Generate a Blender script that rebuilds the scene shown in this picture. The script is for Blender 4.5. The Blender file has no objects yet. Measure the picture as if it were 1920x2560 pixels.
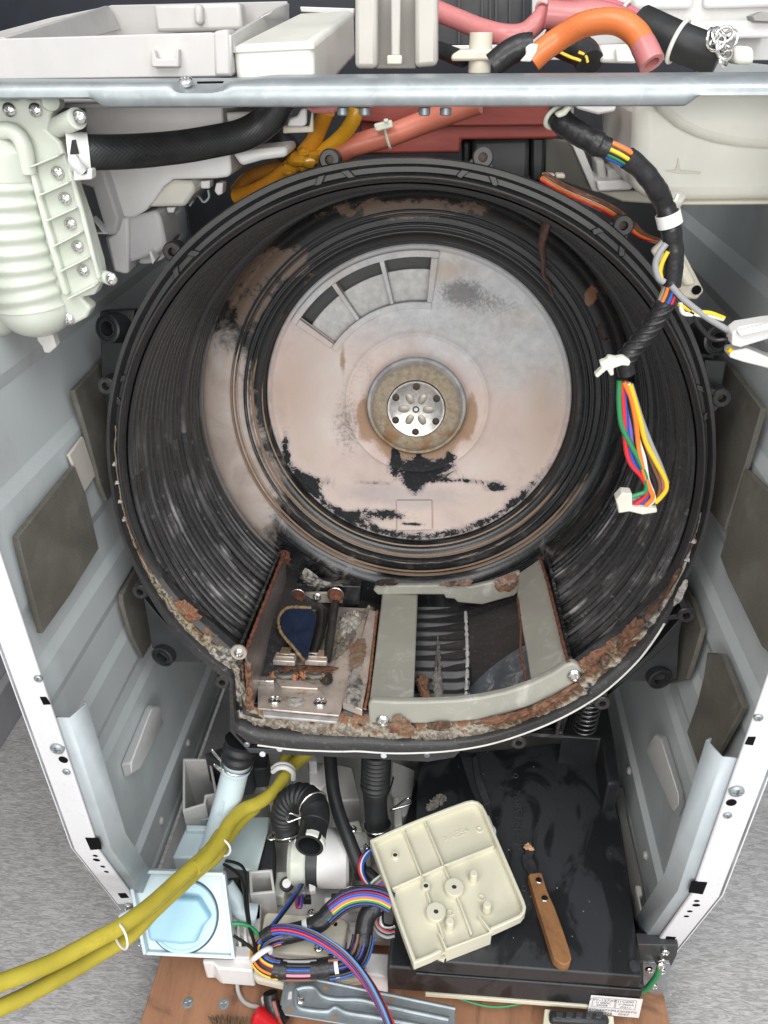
import bpy, bmesh, math, random
from mathutils import Vector, Matrix, noise
random.seed(7)
rad = math.radians
S = bpy.context.scene
COL = S.collection

# ---------------------------------------------------------------- camera, world, lamps, exposure
CAM = Vector((0.039, -0.426, 1.0)); YAW, PIT, ROL, FPX = rad(5.107), rad(32.058), rad(-0.557), 1923.0
sy, cy, sp, cp = math.sin(YAW), math.cos(YAW), math.sin(PIT), math.cos(PIT)
cF = Vector((-sy*cp, cy*cp, -sp)); cR = Vector((cy, sy, 0)); cU = Vector((-sy*sp, cy*sp, cp))
cr_, sr_ = math.cos(ROL), math.sin(ROL)
cR, cU = cR*cr_ + cU*sr_, -cR*sr_ + cU*cr_
cam = bpy.data.objects.new('camera', bpy.data.cameras.new('camera')); COL.objects.link(cam)
cam.matrix_world = Matrix(((cR.x, cU.x, -cF.x, CAM.x), (cR.y, cU.y, -cF.y, CAM.y), (cR.z, cU.z, -cF.z, CAM.z), (0, 0, 0, 1)))
cam.data.sensor_fit = 'VERTICAL'; cam.data.sensor_height = 36.0; cam.data.lens = 36.0*FPX/2560
cam.data.clip_start = 0.02; cam.data.clip_end = 100
S.camera = cam
W = bpy.data.worlds.new('World'); S.world = W; W.use_nodes = True
W.node_tree.nodes['Background'].inputs[0].default_value = (0.93, 0.97, 1.0, 1); W.node_tree.nodes['Background'].inputs[1].default_value = 0.80
def area(name, loc, target, sx, sz, power, col):
    l = bpy.data.lights.new(name, 'AREA'); l.shape = 'RECTANGLE'; l.size = sx; l.size_y = sz; l.energy = power; l.color = col
    o = bpy.data.objects.new(name, l); COL.objects.link(o); o.location = loc
    o.rotation_euler = (Vector(target) - Vector(loc)).to_track_quat('-Z', 'Y').to_euler()
area('ceiling_lamp', (-0.70, -1.10, 2.45), (0.1, 0.25, 0.40), 0.7, 1.5, 26, (1.0, 0.97, 0.93))
area('ceiling_lamp', (0.75, -1.10, 2.45), (-0.1, 0.25, 0.40), 0.7, 1.5, 30, (0.97, 0.98, 1.0))
area('added_front_fill', (0.15, -2.3, 1.25), (0, 0.25, 0.70), 1.8, 0.7, 40, (1.0, 0.98, 0.95))  # added frontal fill without a known source, lifts the shade below the beam
S.view_settings.view_transform = 'Standard'; S.view_settings.look = 'None'; S.view_settings.exposure = -0.05; S.view_settings.gamma = 1.0
S.view_settings.use_curve_mapping = False
S.cycles.use_denoising = True; S.cycles.max_bounces = 6; S.cycles.diffuse_bounces = 3; S.cycles.glossy_bounces = 3; S.cycles.transmission_bounces = 4
S.cycles.caustics_reflective = False; S.cycles.caustics_refractive = False; S.cycles.use_adaptive_sampling = True; S.cycles.adaptive_threshold = .02

# ---------------------------------------------------------------- layout: photo points onto planes of the place
def win(x0, y0, s): return lambda x, y: (x0 + x/s, y0 + y/s)
A = win(0, 0, 1.728); B = win(960, 0, 1.728); C = win(0, 200, 2.592); D = win(1280, 200, 2.592); E_ = win(560, 240, 1.975)
F_ = win(560, 600, 1.765); G = win(500, 1340, 2.765); H = win(900, 1340, 1.929); I_ = win(0, 900, 2.764); J = win(1400, 900, 2.765)
K = win(0, 1640, 2.405); L = win(480, 1840, 2.9625); M_ = win(900, 1840, 2.765); N_ = win(1320, 1640, 2.405)
def ray(p): return cF + cR*((p[0]-960)/FPX) + cU*((1280-p[1])/FPX)
def onp(p, P0, n):
    d = ray(p); n = Vector(n); return CAM + d*((Vector(P0)-CAM).dot(n)/d.dot(n))
def aX(p, X): return onp(p, (X, 0, 0), (1, 0, 0))
def aY(p, Y): return onp(p, (0, Y, 0), (0, 1, 0))
def aZ(p, Z): return onp(p, (0, 0, Z), (0, 0, 1))
# tub frame: u right, v up the face, w out of the tub towards the front
TAU = rad(7.77); TO = Vector((0.0032, 0.1574, 0.6521))
eu = Vector((1, 0, 0)); ev = Vector((0, math.sin(TAU), math.cos(TAU))); ew = Vector((0, -math.cos(TAU), math.sin(TAU)))
def T(u, v, w): return TO + eu*u + ev*v + ew*w
def tl(P): d = P - TO; return d.dot(eu), d.dot(ev), d.dot(ew)
def aW(p, w): return onp(p, TO + ew*w, ew)
def aV(p, v): return onp(p, TO + ev*v, ev)
def aC(p, r):                                    # far side of the cylinder r round the tub axis
    d = ray(p); o = CAM - TO; du, dv = d.dot(eu), d.dot(ev); ou, ov = o.dot(eu), o.dot(ev)
    a = du*du + dv*dv; b = 2*(ou*du + ov*dv); c = ou*ou + ov*ov - r*r
    t = (-b + math.sqrt(max(b*b - 4*a*c, 0)))/(2*a); return CAM + d*t

# ---------------------------------------------------------------- materials
class NT:
    def __init__(s, name):
        s.m = bpy.data.materials.new(name); s.m.use_nodes = True; s.t = s.m.node_tree; s.n = s.t.nodes; s.l = s.t.links
        s.b = s.n['Principled BSDF']
    def node(s, typ, **kw):
        n = s.n.new(typ)
        for k, v in kw.items(): setattr(n, k, v)
        return n
    def put(s, sock, v):
        if isinstance(v, bpy.types.NodeSocket): s.l.new(v, sock)
        elif v is not None:
            try: sock.default_value = v
            except Exception: sock.default_value = (*v, 1) if len(v) == 3 else v
    def math(s, op, a, b=None, c=None, clamp=False):
        n = s.node('ShaderNodeMath', operation=op, use_clamp=clamp)
        for i, v in enumerate((a, b, c)): s.put(n.inputs[i], v)
        return n.outputs[0]
    def noise(s, vec, scale, detail=4, rough=.55, dist=0.0):
        n = s.node('ShaderNodeTexNoise'); s.put(n.inputs['Vector'], vec)
        n.inputs['Scale'].default_value = scale; n.inputs['Detail'].default_value = detail; n.inputs['Roughness'].default_value = rough
        n.inputs['Distortion'].default_value = dist
        return n.outputs['Fac']
    def ramp(s, fac, stops, interp='LINEAR'):
        n = s.node('ShaderNodeValToRGB'); s.put(n.inputs[0], fac); cr = n.color_ramp; cr.interpolation = interp
        while len(cr.elements) > 1: cr.elements.remove(cr.elements[0])
        cr.elements[0].position = stops[0][0]; cr.elements[0].color = (*stops[0][1], 1)
        for p, c in stops[1:]:
            e = cr.elements.new(p); e.color = (*c, 1)
        return n.outputs[0]
    def mix(s, f, a, b):
        n = s.node('ShaderNodeMix', data_type='RGBA'); s.put(n.inputs[0], f); s.put(n.inputs[6], a); s.put(n.inputs[7], b)
        return n.outputs[2]
    def step(s, x, lo, hi):
        n = s.node('ShaderNodeMapRange', interpolation_type='SMOOTHSTEP'); s.put(n.inputs[0], x)
        n.inputs[1].default_value = lo; n.inputs[2].default_value = hi; return n.outputs[0]
    def obj(s, ob=None):
        n = s.node('ShaderNodeTexCoord')
        if ob: n.object = ob
        return n.outputs['Object']
    def scale(s, vec, sc):
        n = s.node('ShaderNodeVectorMath', operation='MULTIPLY'); s.put(n.inputs[0], vec); n.inputs[1].default_value = sc; return n.outputs[0]
    def comb(s, x, y, z):
        n = s.node('ShaderNodeCombineXYZ')
        for i, v in enumerate((x, y, z)): s.put(n.inputs[i], v)
        return n.outputs[0]
    def sep(s, vec):
        n = s.node('ShaderNodeSeparateXYZ'); s.put(n.inputs[0], vec); return n.outputs
    def bump(s, h, strength, dist=.002):
        n = s.node('ShaderNodeBump'); s.put(n.inputs['Height'], h); n.inputs['Strength'].default_value = strength; n.inputs['Distance'].default_value = dist
        s.l.new(n.outputs[0], s.b.inputs['Normal'])
    def set(s, **kw):
        for k, v in kw.items(): s.put(s.b.inputs[k.replace('_', ' ')], v)
        return s.m
def col3(c, k): return tuple(min(1, x*k) for x in c)
MC = {}
def mat(name, c, rough=.45, metal=0, var=.12, vs=35, bump=.0, bs=300, sss=0, trans=0, dirt=0, dcol=(.12, .10, .08), spec=.5, stretch=None, ior=1.45):
    if name in MC: return MC[name]
    n = NT(name); o = n.obj()
    if stretch: o = n.scale(o, stretch)
    f = n.noise(o, vs, 5)
    colr = n.ramp(f, [(.25, col3(c, 1-var)), (.75, col3(c, 1+var))])
    if dirt:
        d = n.noise(o, vs*1.7, 8, .7, .6)
        colr = n.mix(n.math('MULTIPLY', n.step(d, .52, .72), dirt), colr, dcol)
    r = n.math('ADD', n.math('MULTIPLY', n.noise(o, vs*2.3, 4), .22), rough-.11)
    n.set(Base_Color=colr, Roughness=r, Metallic=float(metal), IOR=ior)
    n.b.inputs['Specular IOR Level'].default_value = spec
    if sss:
        n.set(Subsurface_Weight=sss, Subsurface_Radius=(.012, .011, .009), Subsurface_Scale=1.0)
    if trans: n.set(Transmission_Weight=trans)
    if bump: n.bump(n.noise(o, bs, 3), bump)
    MC[name] = n.m
    return n.m
WHITE = mat('white_plastic', (.76, .745, .735), .42, var=.05, dirt=.10, dcol=(.4, .37, .33))
WHITE2 = mat('grey_white_plastic', (.56, .55, .53), .45, var=.08, dirt=.25, dcol=(.3, .27, .22))
PAINT = mat('white_enamel', (.74, .74, .76), .30, var=.03)
MILK = mat('milky_plastic', (.59, .62, .545), .34, var=.06, sss=.35, vs=18)
TANKM = mat('cloudy_tank_plastic', (.74, .73, .66), .32, var=.10, sss=.3, vs=12, dirt=.2, dcol=(.5, .45, .3))
IVORY = mat('ivory_plastic', (.66, .635, .505), .38, var=.04, dirt=.14, dcol=(.50, .43, .28), vs=24)
CREAM = mat('cream_plastic', (.62, .58, .48), .42, var=.08, dirt=.2, dcol=(.35, .3, .22))
GALV = mat('galvanised_steel', (.33, .36, .375), .42, metal=.5, var=.16, vs=60, dirt=.25, dcol=(.62, .64, .64))
GALVM = mat('zinc_primed_steel', (.40, .44, .46), .5, metal=.15, var=.08, vs=40, dirt=.2, dcol=(.5, .53, .54))
GALVD = mat('dull_galvanised_steel', (.30, .34, .36), .42, metal=.6, var=.15, vs=60)
STEEL = mat('bright_steel', (.72, .71, .69), .22, metal=1, var=.12, vs=80)
STAIN = mat('stained_stainless_steel', (.50, .44, .39), .40, metal=.5, var=.35, vs=30, dirt=.85, dcol=(.27, .17, .095))
BLACK = mat('black_plastic', (.022, .023, .025), .42, var=.3, vs=30, bump=.05)
BLACKG = mat('dark_grey_plastic', (.040, .042, .045), .45, var=.25, vs=25, dirt=.2, dcol=(.11, .11, .11))
RUBBER = mat('black_rubber', (.016, .017, .018), .48, var=.35, vs=60, bump=.08, bs=500)
VOID = mat('unlit_black', (.006, .006, .007), .8, spec=.1)
FELT = mat('bitumen_felt', (.150, .140, .118), .82, var=.25, vs=22, bump=.35, bs=700, dirt=.5, dcol=(.22, .21, .19))
CARD = mat('pale_card', (.62, .58, .52), .7, var=.04)
LBLUE = mat('pale_blue_plastic', (.58, .69, .73), .36, var=.05, sss=.15)
LBLUE2 = mat('sky_blue_plastic', (.33, .57, .72), .32, var=.04, sss=.15)
AMBER = mat('amber_hose', (.52, .22, .02), .22, var=.25, sss=.2, vs=40)
YELL = mat('yellow_hose', (.54, .455, .065), .16, var=.28, vs=14, sss=.3, trans=.2, dirt=.5, dcol=(.30, .21, .04), ior=1.2)
PINK = mat('pink_hose', (.50, .18, .18), .30, var=.10, sss=.3)
ORNG = mat('orange_hose', (.62, .17, .05), .30, var=.08, sss=.25)
CORAL = mat('coral_hose', (.55, .17, .11), .38, var=.12, sss=.1)
TERRA = mat('terracotta_paint', (.27, .052, .040), .55, var=.2, vs=40, bump=.15, bs=260, stretch=(.3, 1, 1))
BEIGE = mat('greyish_beige_plastic', (.31, .305, .262), .34, var=.10, vs=18, dirt=.6, dcol=(.56, .54, .51), stretch=(1, 1, 1))
TAPE = mat('black_vinyl_tape', (.020, .020, .022), .36, var=.4, vs=90, bump=.3, bs=220)
TIE = mat('nylon_tie', (.70, .70, .58), .4, sss=.2, var=.05)
TIEW = mat('white_nylon_tie', (.74, .74, .72), .4, var=.05)
REDH = mat('red_handle_plastic', (.55, .012, .018), .3, var=.1)
BRIST = mat('brush_bristle', (.16, .10, .06), .7, var=.4)
LINT = mat('grey_lint', (.26, .23, .20), .95, var=.5, vs=300, bump=.8, bs=900)
RUSTL = mat('brown_scale_strip', (.17, .095, .075), .85, var=.5, vs=250, bump=.6, bs=800)
NAVY = mat('navy_enamel', (.007, .013, .032), .40, var=.35, vs=50, dirt=.3, dcol=(.02, .03, .05))
INK = mat('grey_ink', (.20, .20, .22), .7)
LABEL = mat('label_paper', (.76, .75, .74), .55, var=.03)
GREYC = mat('grey_cord', (.42, .40, .38), .6)
def wire_mat(n, c): return mat('wire_'+n, c, .32, var=.06)
WR = {k: wire_mat(k, c) for k, c in dict(red=(.62, .03, .045), blue=(.02, .10, .42), purple=(.22, .13, .45), orange=(.80, .20, .03), yellow=(.75, .50, .03),
      green=(.03, .24, .09), white=(.70, .68, .64), grey=(.30, .30, .31), black=(.016, .016, .017), brown=(.17, .08, .05), pink=(.70, .25, .38), lblue=(.12, .28, .60), navy=(.03, .04, .22)).items()}

# ---------------------------------------------------------------- mesh helpers
PENDING = []
def link(o, parent=None):
    COL.objects.link(o)
    if parent is not None: PENDING.append((o, parent))
    return o
def tag(o, label=None, cat=None, group=None, kind=None):
    if label: o['label'] = label
    if cat: o['category'] = cat
    if group: o['group'] = group
    if kind: o['kind'] = kind
    return o
def thing(name, label, cat, group=None):
    o = bpy.data.objects.new(name, None); o.empty_display_size = .02; COL.objects.link(o)
    o['label'] = label; o['category'] = cat
    if group: o['group'] = group
    return o
def mesh(name, vs, fs, m, parent=None, sm=35, bevel=0, seg=2, cols=None, mats=None, midx=None):
    vs = [Vector(v) for v in vs]
    lo = Vector((min(v[i] for v in vs) for i in range(3))); hi = Vector((max(v[i] for v in vs) for i in range(3)))
    c = (lo + hi)/2
    me = bpy.data.meshes.new(name); me.from_pydata([v - c for v in vs], [], fs)
    bm = bmesh.new(); bm.from_mesh(me); bmesh.ops.recalc_face_normals(bm, faces=bm.faces); bm.to_mesh(me); bm.free()
    if mats:
        for q in mats: me.materials.append(q)
        if midx: me.polygons.foreach_set('material_index', midx)
    else: me.materials.append(m)
    if sm:
        me.polygons.foreach_set('use_smooth', [True]*len(me.polygons)); me.set_sharp_from_angle(angle=rad(sm))
    if cols:
        a = me.color_attributes.new('Col', 'FLOAT_COLOR', 'POINT')
        a.data.foreach_set('color', [x for cc in cols for x in (*cc, 1)])
    o = bpy.data.objects.new(name, me); o.location = c
    if bevel:
        b = o.modifiers.new('edge', 'BEVEL'); b.width = bevel; b.segments = seg; b.limit_method = 'ANGLE'; b.angle_limit = rad(35); b.use_clamp_overlap = True
    return link(o, parent)
def prism(name, poly, d, m, parent=None, bevel=.0008, seg=2, sm=35, taper=1.0):
    poly = [Vector(p) for p in poly]; d = Vector(d); n = len(poly); c = sum(poly, Vector())/n
    vs = poly + [c + (p-c)*taper + d for p in poly]
    fs = [list(range(n))[::-1], list(range(n, 2*n))] + [[i, (i+1) % n, n+(i+1) % n, n+i] for i in range(n)]
    return mesh(name, vs, fs, m, parent, sm, bevel, seg)
def slabY(name, w, pts, Y, dep, m, parent=None, **k): return prism(name, [aY(w(*p), Y) for p in pts], (0, dep, 0), m, parent, **k)
def slabZ(name, w, pts, Z, th, m, parent=None, **k): return prism(name, [aZ(w(*p), Z) for p in pts], (0, 0, -th), m, parent, **k)
def slabX(name, w, pts, X, th, m, parent=None, **k): return prism(name, [aX(w(*p), X) for p in pts], (th, 0, 0), m, parent, **k)
def slabW(name, w, pts, ww, dep, m, parent=None, **k): return prism(name, [aW(w(*p), ww) for p in pts], ew*(-dep), m, parent, **k)
def slabV(name, w, pts, v, th, m, parent=None, **k): return prism(name, [aV(w(*p), v) for p in pts], ev*(-th), m, parent, **k)
def box(name, lo, hi, m, parent=None, bevel=.0008, seg=2):
    x0, y0, z0 = lo; x1, y1, z1 = hi
    return prism(name, [(x0, y0, z0), (x1, y0, z0), (x1, y1, z0), (x0, y1, z0)], (0, 0, z1-z0), m, parent, bevel, seg)
def obox(name, c, ax, ay, az, m, parent=None, bevel=.0006):
    c, ax, ay, az = map(Vector, (c, ax, ay, az))
    return prism(name, [c-ax-ay-az, c+ax-ay-az, c+ax+ay-az, c-ax+ay-az], az*2, m, parent, bevel)
class Path:
    def __init__(s, pts, n=64):
        pts = [Vector(p) for p in pts]
        if len(pts) == 2: pts = [pts[0], (pts[0]+pts[1])/2, pts[1]]
        q = [pts[0]*2-pts[1]] + pts + [pts[-1]*2-pts[-2]]; out = []
        per = max(4, n//(len(pts)-1))
        for i in range(1, len(q)-2):
            for k in range(per):
                t = k/per; a, b, c, d = q[i-1:i+3]
                out.append(.5*((2*b) + (c-a)*t + (2*a-5*b+4*c-d)*t*t + (3*b-a-3*c+d)*t*t*t))
        out.append(pts[-1])
        s.p = out; N = len(out)
        s.t = [(out[min(i+1, N-1)]-out[max(i-1, 0)]).normalized() for i in range(N)]
        a = Vector((0, 0, 1)); a = a if abs(a.dot(s.t[0])) < .9 else Vector((1, 0, 0))
        u = (a - s.t[0]*a.dot(s.t[0])).normalized(); s.u = []
        for t in s.t:
            u = (u - t*u.dot(t)).normalized(); s.u.append(u.copy())
        L_ = [0]
        for i in range(1, N): L_.append(L_[-1] + (out[i]-out[i-1]).length)
        s.len = L_[-1]; s.s = [x/max(s.len, 1e-9) for x in L_]
    def at(s, x):
        i = 0
        while i < len(s.s)-2 and s.s[i+1] < x: i += 1
        f = (x-s.s[i])/max(s.s[i+1]-s.s[i], 1e-9); f = max(0, min(1, f))
        p = s.p[i].lerp(s.p[i+1], f); t = s.t[i].lerp(s.t[i+1], f).normalized(); u = s.u[i].lerp(s.u[i+1], f); u = (u - t*u.dot(t)).normalized()
        return p, t, u, t.cross(u)
def tube(name, pts, r, m, parent=None, n=64, k=14, s0=0, s1=1, hollow=0, flat=1.0, sm=60):
    P = pts if isinstance(pts, Path) else Path(pts, n)
    vs, fs = [], []; rows = n+1
    for i in range(rows):
        s = s0 + (s1-s0)*i/n; p, t, u, v = P.at(s)
        R = r(s) if callable(r) else r
        for j in range(k):
            a = 2*math.pi*j/k; vs.append(p + u*(math.cos(a)*R) + v*(math.sin(a)*R*flat))
    for i in range(n):
        for j in range(k): fs.append([i*k+j, i*k+(j+1) % k, (i+1)*k+(j+1) % k, (i+1)*k+j])
    if hollow:
        b = len(vs); p, t, u, v = P.at(s1); R = (r(s1) if callable(r) else r)*hollow
        for dd in (0, -1):
            for j in range(k):
                a = 2*math.pi*j/k; vs.append(p + t*(dd*R*2.2) + u*(math.cos(a)*R) + v*(math.sin(a)*R*flat))
        e = n*k
        for j in range(k):
            fs.append([e+j, e+(j+1) % k, b+(j+1) % k, b+j]); fs.append([b+j, b+(j+1) % k, b+k+(j+1) % k, b+k+j])
        fs.append([b+k+j for j in range(k)])
    else: fs.append([n*k+j for j in range(k)])
    fs.append([j for j in range(k)][::-1])
    return mesh(name, vs, fs, m, parent, sm)
def lathe(name, prof, c, axis, m, parent=None, n=40, sm=35, ref=None, mats=None, cap=True):
    c = Vector(c); az = Vector(axis).normalized(); a = Vector(ref) if ref else (Vector((0, 0, 1)) if abs(az.z) < .9 else Vector((1, 0, 0)))
    ax = (a - az*a.dot(az)).normalized(); ay = az.cross(ax); vs, fs = [], []
    for r, h in prof:
        for j in range(n):
            t = 2*math.pi*j/n; vs.append(c + ax*(r*math.cos(t)) + ay*(r*math.sin(t)) + az*h)
    for i in range(len(prof)-1):
        for j in range(n): fs.append([i*n+j, i*n+(j+1) % n, (i+1)*n+(j+1) % n, (i+1)*n+j])
    if len(prof) == 2 and prof[1][0] < 1e-6: cap = False
    if cap:
        if prof[0][0] > 1e-5: fs.append([j for j in range(n)][::-1])
        if prof[-1][0] > 1e-5: fs.append([(len(prof)-1)*n+j for j in range(n)])
    return mesh(name, vs, fs, m, parent, sm)
def ring(name, c, axis, R, r, m, parent=None, n=40, k=8):
    return lathe(name, [(R + r*math.cos(2*math.pi*j/k), r*math.sin(2*math.pi*j/k)) for j in range(k+1)], c, axis, m, parent, n, 80, cap=False)
_screw = {}
def screw(p, n, r, parent, m=None, name='screw'):
    m = m or STEEL
    if m.name not in _screw:
        vs, fs = [], []; NR, NA = 9, 32
        for i in range(NR+1):
            q = i/NR
            for j in range(NA):
                a = 2*math.pi*j/NA; x, y = q*math.cos(a), q*math.sin(a)
                h = .55*math.sqrt(max(0, 1-(q*.93)**2)) + .02
                if (abs(x) < .13 and abs(y) < .55) or (abs(y) < .13 and abs(x) < .55): h -= .34
                vs.append((x, y, h))
        for j in range(NA): vs.append((math.cos(2*math.pi*j/NA), math.sin(2*math.pi*j/NA), -.3))
        for i in range(NR+1):
            for j in range(NA): fs.append([i*NA+j, i*NA+(j+1) % NA, (i+1)*NA+(j+1) % NA, (i+1)*NA+j])
        me = bpy.data.meshes.new('screw'); me.from_pydata(vs, [], fs); me.materials.append(m)
        bm = bmesh.new(); bm.from_mesh(me); bmesh.ops.remove_doubles(bm, verts=bm.verts, dist=1e-6); bmesh.ops.recalc_face_normals(bm, faces=bm.faces); bm.to_mesh(me); bm.free()
        me.polygons.foreach_set('use_smooth', [True]*len(me.polygons)); me.set_sharp_from_angle(angle=rad(40))
        _screw[m.name] = me
    o = bpy.data.objects.new(name, _screw[m.name]); o.location = p; o.scale = (r, r, r)
    q = Vector(n).to_track_quat('Z', 'Y'); o.rotation_mode = 'QUATERNION'
    from mathutils import Quaternion
    o.rotation_quaternion = q @ Quaternion((0, 0, 1), random.random()*1.5)
    return link(o, parent)
def text(name, body, M, size, ext, m, parent, align='CENTER'):
    cu = bpy.data.curves.new(name, 'FONT'); cu.body = body; cu.size = size; cu.extrude = ext; cu.align_x = align; cu.align_y = 'CENTER'; cu.resolution_u = 3
    t = bpy.data.objects.new(name+'_tmp', cu); COL.objects.link(t)
    dg = bpy.context.evaluated_depsgraph_get(); me = bpy.data.meshes.new_from_object(t.evaluated_get(dg))
    bpy.data.objects.remove(t); bpy.data.curves.remove(cu)
    me.materials.clear(); me.materials.append(m)
    o = bpy.data.objects.new(name, me); o.matrix_world = M; return link(o, parent)
def frame(p, x, z):
    x = Vector(x).normalized(); z = Vector(z).normalized(); y = z.cross(x).normalized(); x = y.cross(z)
    return Matrix(((x.x, y.x, z.x, p[0]), (x.y, y.y, z.y, p[1]), (x.z, y.z, z.z, p[2]), (0, 0, 0, 1)))
def fbm(p, o=4):
    v, a = 0, .5
    for i in range(o):
        v += a*noise.noise(Vector(p)*(2**i)); a *= .5
    return v
def lump(name, pts, m, parent=None, amp=.3, seed=0, label=None):      # uneven clod: pts are (centre, radius)
    vs, fs = [], []
    for c, r in pts:
        b = len(vs); NU, NV = 14, 9
        for i in range(NV+1):
            th = math.pi*i/NV
            for j in range(NU):
                ph = 2*math.pi*j/NU; d = Vector((math.sin(th)*math.cos(ph), math.sin(th)*math.sin(ph), math.cos(th)*.6))
                vs.append(Vector(c) + d*(r*(1 + amp*2.4*fbm(d*1.8 + Vector((seed, b*.1, 0)), 4))))
        for i in range(NV):
            for j in range(NU): fs.append([b+i*NU+j, b+i*NU+(j+1) % NU, b+(i+1)*NU+(j+1) % NU, b+(i+1)*NU+j])
    return mesh(name, vs, fs, m, parent, 30)
def wires(parent, P, R, cols, s0, s1, wr=.0009, n=40, twist=0.0, name='wire', jitter=.3):
    for i, cname in enumerate(cols):
        a0 = 2*math.pi*i/len(cols) + random.random()*jitter; rr = R*(.72+.28*random.random()) if len(cols) > 1 else 0
        q = []
        for k in range(n//2+1):
            s = s0 + (s1-s0)*k/(n//2); p, t, u, v = P.at(s); a = a0 + twist*(s-s0)
            q.append(p + u*(rr*math.cos(a)) + v*(rr*math.sin(a)))
        tube(name, q, wr, WR[cname], parent, n=n, k=7)

# ================================================================ SETTING
def carpet():
    n = NT('looped_carpet'); o = n.obj()
    a = n.noise(n.scale(o, (60, 260, 1)), 1.0, 4, .62, 1.4); b = n.noise(o, 6, 3); c = n.noise(n.scale(o, (1, 1.6, 1)), 480, 2)
    h = n.math('ADD', n.math('MULTIPLY', a, .8), n.math('MULTIPLY', c, .16))
    base = n.mix(n.step(b, .3, .7), (.47, .46, .455), (.535, .525, .52))
    colr = n.mix(n.step(h, .36, .60), n.mix(.55, base, (.17, .165, .16)), base)
    sp_ = n.noise(o, 55, 2, .5); colr = n.mix(n.math('MULTIPLY', n.step(sp_, .76, .80), .8), colr, (.03, .03, .03))
    n.set(Base_Color=colr, Roughness=.95); n.b.inputs['Specular IOR Level'].default_value = .15
    n.bump(h, .38, .004); return n.m
FZ = 0.03
fl = mesh('floor', [(-4, -3, FZ), (4, -3, FZ), (4, 4, FZ), (-4, 4, FZ)], [[0, 1, 2, 3]], carpet(), sm=0); tag(fl, kind='structure')
wl = box('wall', (-4, .92, FZ), (4, 1.0, 2.6), mat('dark_navy_wall', (.013, .016, .024), .5), None, 0); tag(wl, kind='structure')
pl = thing('grey_floor_plinth', 'lilac-grey plinth board on the carpet at the far left', 'plinth')
LILAC = mat('lilac_grey_laminate', (.36, .355, .375), .5, var=.08)
box('board', (-1.0, -.6, FZ), (-.652, .52, FZ+.078), LILAC, pl, .002); box('ledge', (-1.0, -.6, FZ+.0785), (-.668, .52, FZ+.125), mat('pale_lilac_laminate', (.44, .43, .44), .5, var=.1), pl, .002)
box('foot', (-.652, .47, FZ), (-.60, .505, FZ+.012), BLACK, pl, .002)  # black slab put in for the dark gap at floor level, no real foot
dk = thing('dark_cupboard', 'dark navy cupboard above the lilac plinth at far left', 'cupboard')
box('carcass', (-1.0, -.6, FZ+.126), (-.67, .52, 1.2), mat('navy_laminate', (.020, .026, .045), .45), dk, .002)
box('skirting', (-1.0, -.6, FZ+.1262), (-.6685, .519, FZ+.135), mat('navy_laminate', (.02, .026, .045), .45), dk, .0005)

# ================================================================ DOLLY
def wood(name, c, s=1.0, axis=(1, 12, 12)):
    n = NT(name); o = n.obj(); g = n.noise(n.scale(o, axis), 9*s, 6, .6, .8); f = n.noise(n.scale(o, axis), 60*s, 4, .7)
    colr = n.ramp(g, [(.3, col3(c, .62)), (.5, c), (.75, col3(c, 1.18))]); colr = n.mix(n.math('MULTIPLY', n.step(f, .5, .75), .35), colr, col3(c, .45))
    k = n.noise(o, 11, 6, .6, 1.2); colr = n.mix(n.math('MULTIPLY', n.step(k, .60, .70), .55), colr, col3(c, .28))
    n.set(Base_Color=colr, Roughness=.55); n.bump(f, .12, .001); return n.m
dl = thing('dolly', 'plywood dolly board with countersunk screws under the machine', 'dolly')
PLZ = .105
bd = box('board', (-.262, -.30, PLZ-.018), (.300, .52, PLZ), wood('plywood', (.34, .17, .095), .6, (9, 1.2, 9)), dl, .0015)
for x in (-.2, .24):
    for y in (-.22, .44): lathe('caster', [(.022, -.012), (.0245, -.009), (.0245, .009), (.022, .012)], (x, y, FZ+.0245), (1, 0, 0), RUBBER, dl, 24)
    box('cleat', (x-.02, -.28, FZ+.049), (x+.02, .5, PLZ-.018), WHITE2, dl, .001)
for p in (K(1130, 2085), K(1345, 2092)):
    q = aZ(p, PLZ); s = screw(q, (0, 0, 1), .0055, bd, GALVD); s.scale = (.0058, .0058, .0012)

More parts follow.
